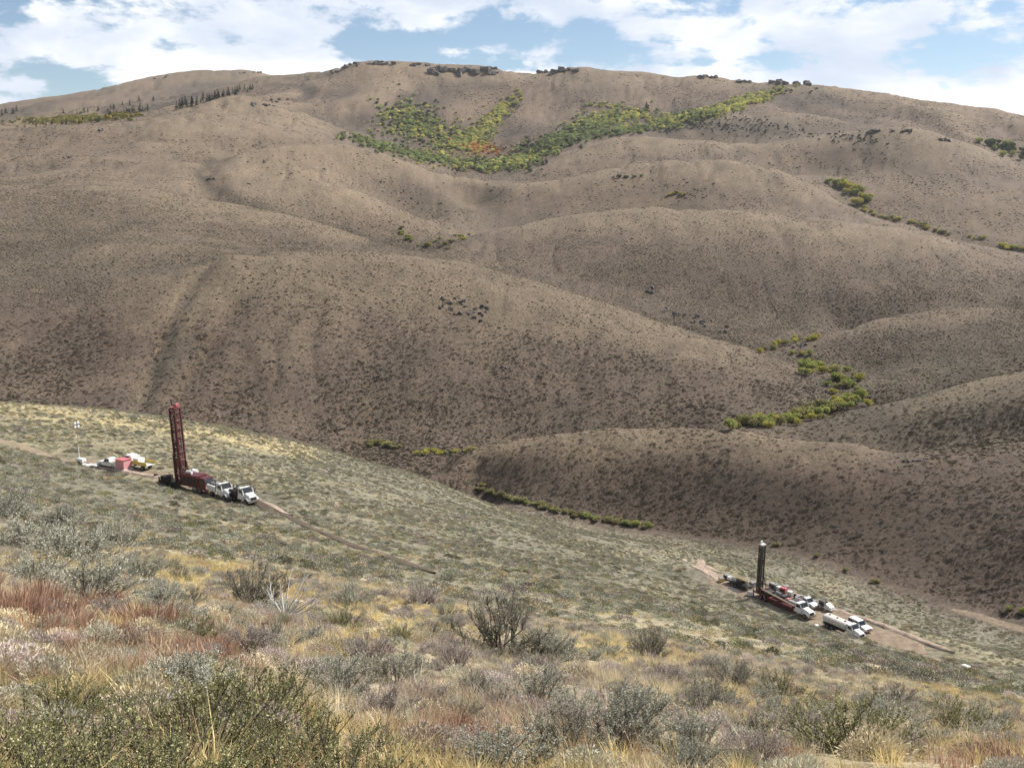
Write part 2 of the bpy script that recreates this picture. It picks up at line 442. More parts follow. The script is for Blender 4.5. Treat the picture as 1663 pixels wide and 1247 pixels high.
def mat_leaf(name, cols, trans=0.25, attr=None, vary=0.35, rough=0.8):
    """foliage: diffuse with some light let through; colour from a ramp picked per piece, or from the scattered points"""
    m, N, L, b = new_mat(name)
    out = N['Material Output']
    N.remove(b)
    df = N.new('ShaderNodeBsdfDiffuse'); tr = N.new('ShaderNodeBsdfTranslucent')
    ms = N.new('ShaderNodeMixShader'); ms.inputs[0].default_value = trans
    L.new(df.outputs[0], ms.inputs[1]); L.new(tr.outputs[0], ms.inputs[2]); L.new(ms.outputs[0], out.inputs['Surface'])
    geo = N.new('ShaderNodeNewGeometry')
    if attr:
        at = N.new('ShaderNodeAttribute'); at.attribute_type = 'INSTANCER'; at.attribute_name = attr
        base = at.outputs['Color']
    else:
        rp = N.new('ShaderNodeValToRGB')
        els = rp.color_ramp.elements
        while len(els) < len(cols): els.new(0.5)
        for i, c in enumerate(cols):
            els[i].position = i / max(1, len(cols) - 1); els[i].color = (*c, 1)
        L.new(geo.outputs['Random Per Island'], rp.inputs[0])
        base = rp.outputs[0]
    oi = N.new('ShaderNodeObjectInfo')
    mul = N.new('ShaderNodeMath'); mul.operation = 'ADD'
    L.new(geo.outputs['Random Per Island'], mul.inputs[0]); L.new(oi.outputs['Random'], mul.inputs[1])
    mr = N.new('ShaderNodeMapRange'); mr.inputs['From Max'].default_value = 2.0
    mr.inputs['To Min'].default_value = 1 - vary; mr.inputs['To Max'].default_value = 1 + vary
    L.new(mul.outputs[0], mr.inputs['Value'])
    hs = N.new('ShaderNodeMix'); hs.data_type = 'RGBA'; hs.blend_type = 'MULTIPLY'; hs.inputs['Factor'].default_value = 1
    L.new(base, hs.inputs['A']); L.new(mr.outputs[0], hs.inputs['B'])
    L.new(hs.outputs['Result'], df.inputs[0]); L.new(hs.outputs['Result'], tr.inputs[0])
    return m

def mesh_from(name, verts, faces, mats=(), smooth=False):
    me = bpy.data.meshes.new(name)
    verts = np.asarray(verts, float)
    me.vertices.add(len(verts)); me.vertices.foreach_set('co', verts.ravel())
    if isinstance(faces, np.ndarray):
        k = faces.shape[1]
        me.loops.add(faces.size); me.loops.foreach_set('vertex_index', faces.ravel().astype(np.int32))
        me.polygons.add(len(faces)); me.polygons.foreach_set('loop_start', np.arange(0, faces.size, k, dtype=np.int32))
    else:
        me.clear_geometry(); me.from_pydata([tuple(v) for v in verts], [], faces)
    for m in mats: me.materials.append(m)
    me.update(calc_edges=True)
    if smooth: me.polygons.foreach_set('use_smooth', np.ones(len(me.polygons), bool))
    return me
def link(name, data, parent=None, **props):
    o = bpy.data.objects.new(name, data)
    scene.collection.objects.link(o)
    if parent is not None: o.parent = parent
    for k, v in props.items(): o[k] = v
    return o

# ------------------------------------------------------------------ the ground sheet
PXg, PYg = project(Xg, Yg, Zg)
def zone(x0, y0, rx, ry, d0, d1, rot=0.0, sharp=1.0):
    """soft patch of ground cover round the place sighted at x0, y0, between two distances"""
    c, s = math.cos(rot), math.sin(rot)
    u = ((PXg - x0) * c + (PYg - y0) * s) / rx; v = (-(PXg - x0) * s + (PYg - y0) * c) / ry
    w = np.exp(-((u * u + v * v) ** sharp))
    return w * ((Dg >= d0) & (Dg <= d1) & (np.abs(AZ) < R(38))[None])
def band(line, width, d0, d1):
    best = np.full(Xg.shape, 1e9)
    for (a, b) in zip(line[:-1], line[1:]):
        ax, ay = a; bx, by = b
        t = np.clip(((PXg - ax) * (bx - ax) + (PYg - ay) * (by - ay)) / ((bx - ax) ** 2 + (by - ay) ** 2), 0, 1)
        best = np.minimum(best, np.hypot(PXg - ax - t * (bx - ax), PYg - ay - t * (by - ay)))
    return np.exp(-(best / width) ** 2) * ((Dg >= d0) & (Dg <= d1))

n_big = fbm(Xg / 140 + 5, Yg / 140, 4)
n_mid = fbm(Xg / 30, Yg / 30 + 9, 4)
n_sml = fbm(Xg / 4.0, Yg / 4.0, 3)
COL = np.zeros(Xg.shape + (3,))
def blend(w, col):
    global COL
    w = np.clip(w, 0, 1)[..., None]
    COL = COL * (1 - w) + np.array(col) * w
def step(x, a, b):
    t = np.clip((x - a) / (b - a), 0, 1); return t * t * (3 - 2 * t)
TAN = (0.275, 0.218, 0.158); BROWN = (0.185, 0.146, 0.117); SAGE = (0.215, 0.200, 0.145); STRAW = (0.42, 0.335, 0.19)
COL[:] = BROWN
blend(step(n_big, 0.42, 0.62) * 0.8, (0.215, 0.175, 0.138))
blend(step(n_mid, 0.55, 0.75) * 0.6, (0.17, 0.145, 0.12))
# upper slopes: paler, grassy
blend(step(Dg + (n_big - 0.5) * 260, 540, 820) * 0.75, TAN)
blend(step(Dg, 560, 760) * step(n_big, 0.5, 0.68) * 0.6, (0.215, 0.175, 0.145))
blend(zone(150, 330, 420, 70, 480, 1100) * 0.55, (0.32, 0.268, 0.20))
blend(zone(120, 420, 330, 60, 380, 620) * 0.5, (0.235, 0.215, 0.165))
# near slope
def foot(px):
    return np.interp(px, [-400, 480, 560, 700, 830, 1040, 1240, 1450, 1663, 1960], [245, 250, 262, 285, 283, 272, 263, 241, 226, 205])
wA = step(foot(PXg) - Dg, 0, 14)
blend(wA * 0.95, (0.205, 0.188, 0.135))
blend(wA * step(n_mid, 0.5, 0.68) * 0.7, (0.28, 0.245, 0.155))
blend(wA * step(n_mid, 0.5, 0.32) * 0.6, (0.20, 0.185, 0.135))
blend(step(-Dg, -60, -22) * (np.abs(AZ) < R(60))[None] * 0.9, (0.42, 0.345, 0.22))
blend(step(-Dg, -70, -30) * step(n_sml, 0.5, 0.7) * 0.6, (0.50, 0.42, 0.27))
blend(step(-Dg, -60, -25) * step(n_mid, 0.55, 0.7) * 0.6, (0.30, 0.20, 0.145))
# yellow grass on the crest of the near slope
blend(band([(-200, 645), (0, 659), (130, 676), (280, 697), (400, 715), (500, 735)], 15, 140, 262) * (0.35 + 0.8 * n_sml), (0.46, 0.375, 0.20))
# grassy streaks beside the gully on the left of the big hill
blend(band([(350, 420), (300, 455), (268, 530), (240, 600), (225, 650)], 3, 330, 520) * step(n_sml, 0.35, 0.6) * 0.6, (0.36, 0.285, 0.155))
blend(band([(430, 420), (385, 490), (330, 570), (285, 640)], 8, 330, 470) * step(n_mid, 0.35, 0.6) * 0.5, (0.32, 0.245, 0.15))
blend(band([(360, 440), (300, 520), (270, 580), (240, 650)], 16, 330, 470) * 0.5, (0.16, 0.155, 0.115))
# olive folds on the right bank
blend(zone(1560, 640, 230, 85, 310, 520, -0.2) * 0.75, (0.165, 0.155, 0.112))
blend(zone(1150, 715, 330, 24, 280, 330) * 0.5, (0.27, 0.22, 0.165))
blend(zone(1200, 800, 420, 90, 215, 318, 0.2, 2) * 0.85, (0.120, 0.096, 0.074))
blend(zone(1330, 765, 160, 22, 262, 318, 0.2) * 0.5, (0.27, 0.20, 0.155))
blend(zone(1000, 760, 130, 22, 262, 318) * 0.4, (0.25, 0.19, 0.145))
# summit slopes: bare tan faces, dark brush in the hollows
blend(step(Dg, 1250, 1500) * 0.5, (0.30, 0.225, 0.165))
hq = fbm(Xg / 125 + 0.35 * fbm(Xg / 330, Yg / 330, 2) * 6, Yg / 700 + 5, 3)
blend(step(Dg, 1300, 1500) * step(-hq, -0.52, -0.38) * 0.9, (0.125, 0.108, 0.09))
blend(band([(345, 262), (322, 284), (345, 305), (420, 338), (480, 357), (600, 388), (690, 403)], 7, 640, 900) * 0.8, (0.12, 0.108, 0.085))  # shade of the gully's far wall put into the colour with its brush
blend(band([(660, 352), (720, 336), (820, 316), (790, 303)], 6, 800, 1100) * 0.5, (0.14, 0.125, 0.10))
blend(zone(1190, 200, 150, 26, 1200, 1650, 0.15) * 0.85, (0.10, 0.098, 0.085))  # soft cloud shadow on the ridge, put into the ground colour
blend(zone(1420, 240, 120, 30, 1050, 1400, 0.2) * 0.5, (0.15, 0.13, 0.112))
for z in [(700, 170, 70, 28), (980, 150, 60, 25), (480, 200, 70, 20), (760, 140, 60, 14), (880, 215, 60, 18)]:
    blend(zone(*z, 1200, 1800) * 0.7, (0.15, 0.13, 0.108))
for z in [(860, 165, 40, 28), (1030, 165, 60, 18), (600, 130, 60, 18), (760, 185, 40, 25)]:
    blend(zone(*z, 1250, 1800) * 0.6, (0.35, 0.265, 0.19))
blend(zone(130, 180, 120, 14, 1250, 2450, -0.15) * 0.6, (0.32, 0.265, 0.19))
blend(zone(110, 196, 90, 8, 1300, 2100, -0.05) * 0.8, (0.36, 0.29, 0.10))
blend(zone(300, 150, 110, 16, 1500, 2300, -0.3) * 0.6, (0.165, 0.145, 0.12))
blend(zone(370, 122, 70, 8, 1900, 2400) * 0.6, (0.17, 0.15, 0.12))
blend(zone(770, 243, 42, 12, 1200, 1500) * 0.9, (0.30, 0.125, 0.05))
# dry pale grass on the thin soil of crests
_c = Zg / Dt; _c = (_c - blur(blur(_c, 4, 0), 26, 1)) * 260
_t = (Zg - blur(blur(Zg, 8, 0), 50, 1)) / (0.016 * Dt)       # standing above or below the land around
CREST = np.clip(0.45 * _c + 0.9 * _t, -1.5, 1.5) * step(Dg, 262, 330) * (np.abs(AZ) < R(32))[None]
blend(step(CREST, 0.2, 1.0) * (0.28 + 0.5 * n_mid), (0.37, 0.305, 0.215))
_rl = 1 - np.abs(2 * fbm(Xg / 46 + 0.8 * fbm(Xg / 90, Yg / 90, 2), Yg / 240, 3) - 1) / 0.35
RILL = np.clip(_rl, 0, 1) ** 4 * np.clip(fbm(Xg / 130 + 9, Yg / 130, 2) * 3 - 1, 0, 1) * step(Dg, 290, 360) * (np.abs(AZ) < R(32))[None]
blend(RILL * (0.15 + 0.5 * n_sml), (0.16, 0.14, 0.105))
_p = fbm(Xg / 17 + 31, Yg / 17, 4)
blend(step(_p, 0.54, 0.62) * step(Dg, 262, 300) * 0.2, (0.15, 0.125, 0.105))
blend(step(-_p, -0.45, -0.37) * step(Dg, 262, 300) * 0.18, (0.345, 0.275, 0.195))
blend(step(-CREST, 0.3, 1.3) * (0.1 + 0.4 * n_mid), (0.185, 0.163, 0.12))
wS = step(foot(PXg) - Dg, -3, 8)[..., None]
COL *= ((np.array((0.52, 0.485, 0.462)) + 0.075 * step(Dg, 560, 800)[..., None]) * (1 - wS) + 0.84 * wS)
COL *= (0.86 + 0.28 * n_sml)[..., None]

def ground_material():
    m, N, L, b = new_mat('sagebrush_ground')
    b.inputs['Roughness'].default_value = 0.95
    b.inputs['Specular IOR Level'].default_value = 0.15
    at = N.new('ShaderNodeAttribute'); at.attribute_name = 'cover'
    tc = N.new('ShaderNodeTexCoord')
    def noise(s, d=5, r=0.6):
        n = N.new('ShaderNodeTexNoise'); n.inputs['Scale'].default_value = s; n.inputs['Detail'].default_value = d
        n.inputs['Roughness'].default_value = r
        L.new(tc.outputs['Object'], n.inputs['Vector']); return n.outputs['Fac']
    def rng_(v, a, b_, lo, hi):
        r = N.new('ShaderNodeMapRange'); r.inputs['From Min'].default_value = a; r.inputs['From Max'].default_value = b_
        r.inputs['To Min'].default_value = lo; r.inputs['To Max'].default_value = hi
        L.new(v, r.inputs['Value']); return r.outputs[0]
    def mul(a, v):
        x = N.new('ShaderNodeMix'); x.data_type = 'RGBA'; x.blend_type = 'MULTIPLY'; x.inputs['Factor'].default_value = 1
        L.new(a, x.inputs['A']); L.new(v, x.inputs['B']); return x.outputs['Result']
    f1, f2, f3 = noise(0.33, 6, 0.75), noise(3.5, 6), noise(0.05, 5)
    f4 = noise(0.9, 3, 0.6)
    c = mul(at.outputs['Color'], rng_(f1, 0.32, 0.68, 0.68, 1.32))
    c = mul(c, rng_(f4, 0.38, 0.62, 0.74, 1.24))
    c = mul(c, rng_(f2, 0.3, 0.7, 0.8, 1.2))
    c = mul(c, rng_(f3, 0.3, 0.7, 0.9, 1.1))
    L.new(c, b.inputs['Base Color'])
    b1 = N.new('ShaderNodeBump'); b1.inputs['Strength'].default_value = 0.5; b1.inputs['Distance'].default_value = 0.9
    L.new(f1, b1.inputs['Height'])
    b2 = N.new('ShaderNodeBump'); b2.inputs['Strength'].default_value = 0.6; b2.inputs['Distance'].default_value = 0.08
    L.new(f2, b2.inputs['Height']); L.new(b1.outputs[0], b2.inputs['Normal']); L.new(b2.outputs[0], b.inputs['Normal'])
    return m
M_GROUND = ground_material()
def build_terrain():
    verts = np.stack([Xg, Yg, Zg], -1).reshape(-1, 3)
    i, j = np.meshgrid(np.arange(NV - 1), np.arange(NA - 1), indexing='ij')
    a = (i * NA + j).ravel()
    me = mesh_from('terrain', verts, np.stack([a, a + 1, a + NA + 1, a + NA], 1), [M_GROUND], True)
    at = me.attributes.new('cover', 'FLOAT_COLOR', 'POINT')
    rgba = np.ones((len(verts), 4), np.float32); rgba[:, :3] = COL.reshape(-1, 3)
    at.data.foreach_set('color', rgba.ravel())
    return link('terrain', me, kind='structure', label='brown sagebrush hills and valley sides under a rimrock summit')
build_terrain()

# what the camera station can see of the ground, with some margin
S_g = Zg / Dt
_run = np.maximum.accumulate(S_g, axis=0)
VIS = S_g >= _run - np.where(Dg < 60, 0.05, 0.010)
def visible(x, y):
    az = np.arctan2(x, y); v = np.clip(np.log(np.hypot(x, y)), V0, V1 - 1e-6)
    ia = np.clip(np.searchsorted(AZ, az), 0, NA - 1); iv = ((v - V0) / (V1 - V0) * (NV - 1)).astype(int)
    return VIS[iv, ia]
def crest_at(x, y):
    az = np.arctan2(x, y); v = np.clip(np.log(np.hypot(x, y)), V0, V1 - 1e-6)
    ia = np.clip(np.searchsorted(AZ, az), 0, NA - 1); iv = ((v - V0) / (V1 - V0) * (NV - 1)).astype(int)
    return CREST[iv, ia]
def cover_at(x, y):
    az = np.arctan2(x, y); v = np.clip(np.log(np.hypot(x, y)), V0, V1 - 1e-6)
    ia = np.clip(np.searchsorted(AZ, az), 0, NA - 1); iv = ((v - V0) / (V1 - V0) * (NV - 1)).astype(int)
    return COL[iv, ia]

# ------------------------------------------------------------------ dirt tracks and pads: sheets laid on the ground
def soil_material(name, col, col2, scale=0.6):
    m, N, L, b = new_mat(name)
    b.inputs['Roughness'].default_value = 0.95; b.inputs['Specular IOR Level'].default_value = 0.1
    tc = N.new('ShaderNodeTexCoord')
    n = N.new('ShaderNodeTexNoise'); n.inputs['Scale'].default_value = scale; n.inputs['Detail'].default_value = 8; n.inputs['Roughness'].default_value = 0.65
    L.new(tc.outputs['Object'], n.inputs['Vector'])
    r = N.new('ShaderNodeValToRGB'); r.color_ramp.elements[0].position = 0.35; r.color_ramp.elements[1].position = 0.66
    r.color_ramp.elements[0].color = (*col, 1); r.color_ramp.elements[1].color = (*col2, 1)
    L.new(n.outputs['Fac'], r.inputs[0]); L.new(r.outputs[0], b.inputs['Base Color'])
    bp = N.new('ShaderNodeBump'); bp.inputs['Strength'].default_value = 0.8; bp.inputs['Distance'].default_value = 0.3
    L.new(n.outputs['Fac'], bp.inputs['Height']); L.new(bp.outputs[0], b.inputs['Normal'])
    return m
M_SOIL = soil_material('track_soil', (0.165, 0.125, 0.092), (0.30, 0.235, 0.17))
M_SPOIL = soil_material('spoil_soil', (0.27, 0.20, 0.155), (0.44, 0.345, 0.275), 1.2)
M_CUT = soil_material('cut_bank_soil', (0.065, 0.052, 0.04), (0.14, 0.108, 0.082), 1.5)
BARE = []                                              # strips that shrubs keep off: (polyline, half width)
def resample(pts, ds):
    out = []
    for a, b in zip(pts[:-1], pts[1:]):
        n = max(1, int((Vector(b) - Vector(a)).length / ds))
        for k in range(n): out.append(Vector(a).lerp(Vector(b), k / n))
    out.append(Vector(pts[-1])); return out
def smooth_line(pts, it=3):
    for _ in range(it):
        q = [pts[0]]
        for a, b in zip(pts[:-1], pts[1:]):
            q += [a.lerp(b, 0.25), a.lerp(b, 0.75)]
        pts = q + [pts[-1]]
    return pts
def strip(name, sights, half, mat, label, lift=0.05, crown=0.0, ragged=0.35, rows=7, bare=True, kind='structure', pts=None):
    pts = pts or [Vector((sight(*p).x, sight(*p).y)) for p in sights]
    pts = resample(smooth_line([Vector(p) for p in pts], 2), 0.8)
    vs_, fs = [], []
    for k, p in enumerate(pts):
        t = (pts[min(k + 1, len(pts) - 1)] - pts[max(k - 1, 0)]).normalized()
        nrm = Vector((-t.y, t.x))
        taper = min(1, (k + 1) / 5, (len(pts) - k) / 5)
        for r in range(rows):
            u = r / (rows - 1) * 2 - 1
            w = half * taper * (1 + ragged * (mnoise.noise((p.x * 0.7, p.y * 0.7, u * 3 + half)) ))
            q = p + nrm * u * w
            edge = 1 - abs(u) ** 2
            z = gz(q.x, q.y) + lift * (1 if abs(u) < 0.99 else -1.2) + crown * edge * (0.7 + 0.6 * mnoise.noise((q.x * 0.5, q.y * 0.5, 3)))
            vs_.append((q.x, q.y, z))
        if k:
            for r in range(rows - 1):
                a = (k - 1) * rows + r
                fs.append((a, a + rows, a + rows + 1, a + 1))
    me = mesh_from(name, vs_, fs, [mat], True)
    if bare: BARE.append((pts, half))
    return link(name, me, kind=kind, label=label)
strip('dirt_track', [(405, 812), (440, 828), (480, 846), (540, 872), (600, 895), (650, 912), (705, 932)], 1.25, M_CUT, 'narrow dark brown dirt track leaving the row of trucks ahead of the rig', 0.16, 0.04, 0.4)
strip('spoil_edge', [(425, 816), (445, 824), (475, 838)], 0.6, M_SPOIL, 'short pale spoil edge along the start of the narrow dark track', 0.2, 0.08, 0.6)
strip('dirt_track', [(-60, 705), (0, 716), (60, 736), (120, 752), (150, 757)], 2.0, M_SOIL, 'dirt track arriving at the light tower from the hill')
def pad_sheet(name, c, length, near, far, heading, label, mat=M_SOIL):
    a = Vector((math.cos(heading), math.sin(heading))); width = near + far
    p = Vector((c.x, c.y)) + Vector((-a.y, a.x)) * (far - near) / 2
    return strip(name, None, width / 2, mat, label, 0.06, 0, 0.3, 11, True, 'structure', [p - a * length / 2, p, p + a * length / 2])
pad_sheet('drill_pad', PAD1, 26, 2.3, 3.0, H1, 'bare soil drill pad under the red mast rig')
pad_sheet('drill_pad', PADL, 20, 2.2, 2.4, H1, 'bare soil pad under the light tower and parked pickup')
pad_sheet('drill_pad', PAD2, 52, 2.6, 6.8, H2, 'bare soil drill pad under the dark mast rig')
strip('dirt_track', [(1420, 1036), (1450, 1047), (1500, 1064), (1545, 1080), (1575, 1091)], 1.2, M_SOIL, 'dirt track running on from the water truck')
strip('dirt_track', [(1545, 990), (1600, 1003), (1663, 1022), (1740, 1045)], 2.2, M_SOIL, 'pale dirt road along the valley floor')
_a2 = Vector((math.cos(H2), math.sin(H2))); _n2 = Vector((-math.sin(H2), math.cos(H2)))
if _n2.y < 0: _n2 = -_n2
_p2 = Vector((PAD2.x, PAD2.y))
strip('spoil_berm', None, 0.85, M_SPOIL, 'pinkish spoil berm heaped along the back of the drill pad', 0.05, 0.5, 0.7, 7, True, 'structure', [_p2 + _a2 * t + _n2 * (7.2 + 0.5 * math.sin(t)) for t in (-16, -11, -6, -1, 4, 9, 14, 19, 24, 29)])
for k, ln in enumerate(([(1112, 908), (1132, 918), (1150, 928), (1166, 938)], [(1130, 912), (1150, 922), (1172, 931)], [(1120, 917), (1145, 930), (1170, 944)], [(1152, 935), (1166, 942), (1178, 950)])):
    strip('cuttings_fan', ln, (1.1, 0.7, 0.8, 1.2)[k], M_SPOIL, 'streaks of pale pinkish drill cuttings washed out beside the dark mast rig', 0.06 + 0.012 * k, 0.08, 0.9)
strip('cuttings_fan', [(150, 757), (200, 766), (250, 775), (290, 783)], 0.8, M_SPOIL, 'strip of pale spoil beside the red mast rig', 0.1, 0.2, 0.6)

def off_bare(x, y, extra=0.4):
    ok = np.ones(len(x), bool)
    for pts, half in BARE:
        P = np.array([(p.x, p.y) for p in pts[::3]] + [(pts[-1].x, pts[-1].y)])
        for k in range(0, len(P)):
            ok &= np.hypot(x - P[k, 0], y - P[k, 1]) > max(half + extra, 1.3)
    return ok

# ------------------------------------------------------------------ plant meshes
def rand_unit(n):
    v = rng.normal(size=(n, 3)); return v / np.linalg.norm(v, axis=1, keepdims=True)
def leaf_quads(pos, dirs, length, width):
    """narrow kite-shaped leaves: pos (n,3) base, dirs (n,3) direction"""
    n = len(pos)
    side = np.cross(dirs, rand_unit(n)); side /= np.linalg.norm(side, axis=1, keepdims=True) + 1e-9
    L_ = np.asarray(length).reshape(-1, 1) * np.ones((n, 1)); W = np.asarray(width).reshape(-1, 1) * np.ones((n, 1))
    a = pos; b = pos + dirs * L_ * 0.55 + side * W; c = pos + dirs * L_; d = pos + dirs * L_ * 0.55 - side * W
    v = np.stack([a, b, c, d], 1).reshape(-1, 3)
    f = np.arange(4 * n).reshape(-1, 4)
    return v, f
def tubes(paths, sides=4):
    """paths: list of (points (k,3), radii (k,)) -> tapered twigs"""
    V, Fq = [], []; base = 0
    for P, rad in paths:
        P = np.asarray(P, float); k = len(P)
        for i in range(k):
            t = P[min(i + 1, k - 1)] - P[max(i - 1, 0)]; t /= np.linalg.norm(t) + 1e-9
            u = np.cross(t, [0.3, 0.5, 0.81]); u /= np.linalg.norm(u) + 1e-9; w = np.cross(t, u)
            for s in range(sides):
                a = 2 * math.pi * s / sides
                V.append(P[i] + (u * math.cos(a) + w * math.sin(a)) * rad[i])
        for i in range(k - 1):
            for s in range(sides):
                s2 = (s + 1) % sides
                Fq.append((base + i * sides + s, base + i * sides + s2, base + (i + 1) * sides + s2, base + (i + 1) * sides + s))
        base += k * sides
    return np.array(V), np.array(Fq)

def shrub_mesh(seed, stems=34, twigs=8, leaves=13, height=0.75, spread=0.75, leaf_len=0.036, leaf_w=0.0065, up=0.6, fill=0.45):
    """woody shrub: stems fan out from the crown to an uneven dome, twigs on their outer half, small leaves on the twigs"""
    global rng
    keep = rng; rng = np.random.default_rng(seed)
    paths = []; pos = []; dirs = []
    for k in range(stems):
        az = rng.uniform(0, 2 * math.pi); el = math.asin(rng.uniform(0.12, 1.0) ** 0.8)
        lump = 0.75 + 0.5 * rng.random()
        tip = np.array([math.cos(az) * math.cos(el) * spread, math.sin(az) * math.cos(el) * spread, math.sin(el) * height]) * lump
        tip[2] = max(tip[2], 0.12 * height)
        b = np.array([rng.normal(0, 0.05), rng.normal(0, 0.05), -0.08])
        m1 = b + (tip - b) * 0.35 + rng.normal(0, 0.05, 3) * spread - np.array([0, 0, 0.05 * height])
        m2 = b + (tip - b) * 0.7 + rng.normal(0, 0.05, 3) * spread
        P = np.array([b, m1, m2, tip])
        paths.append((P, [0.016, 0.011, 0.007, 0.003]))
        for t in range(twigs):
            q = rng.uniform(fill, 1.0)
            i = min(2, int(q * 3)); f = q * 3 - i
            o = P[i] * (1 - f) + P[i + 1] * f
            d = (tip - b); d /= np.linalg.norm(d); d = d * 0.6 + rng.normal(0, 0.55, 3) + np.array([0, 0, up]); d /= np.linalg.norm(d)
            ln = rng.uniform(0.10, 0.24) * (spread + height) * 0.6
            e = o + d * ln
            paths.append((np.array([o, e]), [0.0035, 0.0012]))
            u = rng.uniform(0.1, 1.05, leaves)[:, None]
            pos.append(o + (e - o) * u + rng.normal(0, 0.008, (leaves, 3)))
            dd = d + rng.normal(0, 0.5, (leaves, 3)); dirs.append(dd / np.linalg.norm(dd, axis=1, keepdims=True))
    pos = np.concatenate(pos); dirs = np.concatenate(dirs)
    lv, lf = leaf_quads(pos, dirs, leaf_len * rng.uniform(0.7, 1.3, len(pos)), leaf_w * rng.uniform(0.8, 1.3, len(pos)))
    tv, tf = tubes(paths, 3)
    rng = keep
    return (tv, tf), (lv, lf)

def tuft_mesh(seed, blades=46, h=0.42, r=0.10, lean=0.45, w=0.0034, heads=False):
    g = np.random.default_rng(seed)
    V, Fq = [], []
    for k in range(blades):
        a = g.uniform(0, 2 * math.pi); rr = r * math.sqrt(g.random())
        b = np.array([rr * math.cos(a), rr * math.sin(a), -0.04])
        d = np.array([math.cos(a + g.normal(0, .6)), math.sin(a + g.normal(0, .6)), 0]) * lean * g.uniform(0.2, 1.0)
        L_ = h * g.uniform(0.55, 1.1)
        s = np.array([-math.sin(a + g.normal(0, 1.2)), math.cos(a + g.normal(0, 1.2)), 0]) * w
        p1 = b + np.array([0, 0, L_ * 0.5]) + d * L_ * 0.3; p2 = b + np.array([0, 0, L_ * 0.92]) + d * L_ * (0.9 + 0.5 * g.random())
        n = len(V)
        k2 = 2.0 if heads else 0.8
        V += [b - s, b + s, p1 + s * k2, p1 - s * k2, p2]
        Fq += [(n, n + 1, n + 2, n + 3), (n + 3, n + 2, n + 4)]
    return V, Fq

def dome_mesh(seed, n=26, flat=0.62, lobes=0.35):
    """small rounded bush seen from far: lumpy faceted dome, base tucked in the ground"""
    bm = bmesh.new(); bmesh.ops.create_icosphere(bm, subdivisions=2 if n > 40 else 1, radius=0.5)
    for v in bm.verts:
        q = v.co.normalized()
        k = 1 + lobes * mnoise.noise(q * 2.2 + Vector((seed * 3.1, seed, 0))) + 0.25 * lobes * mnoise.noise(q * 6 + Vector((seed, 0, 5)))
        v.co = Vector((q.x, q.y, q.z * flat)) * 0.5 * k + Vector((0, 0, 0.12))
    me = bpy.data.meshes.new('far_bush'); bm.to_mesh(me); bm.free()
    return me
def bush_clump_mesh(seed, leaves=150, flat=0.7, size=0.085, w=0.03, trunk=False):
    """bush for the middle distance: twig-end sprays spread through an uneven dome"""
    g = np.random.default_rng(seed)
    d = g.normal(size=(leaves, 3)); d[:, 2] = np.abs(d[:, 2]) * 1.0 - 0.15; d /= np.linalg.norm(d, axis=1, keepdims=True)
    r = 0.5 * g.uniform(0.35, 1.0, leaves) ** 0.6
    lump = np.array([1 + 0.35 * mnoise.noise(Vector(x) * 2.0 + Vector((seed * 1.7, 0, 0))) for x in d])
    pos = d * (r * lump)[:, None]; pos[:, 2] = pos[:, 2] * flat * 1.5
    dr = d + g.normal(0, 0.5, (leaves, 3)) + np.array([0, 0, 0.5]); dr /= np.linalg.norm(dr, axis=1, keepdims=True)
    side = np.cross(dr, g.normal(size=(leaves, 3))); side /= np.linalg.norm(side, axis=1, keepdims=True)
    L_ = size * g.uniform(0.7, 1.5, (leaves, 1)); W = w * g.uniform(0.7, 1.4, (leaves, 1))
    v = np.stack([pos, pos + dr * L_ * 0.5 + side * W, pos + dr * L_, pos + dr * L_ * 0.5 - side * W], 1).reshape(-1, 3)
    return v, np.arange(4 * leaves).reshape(-1, 4)

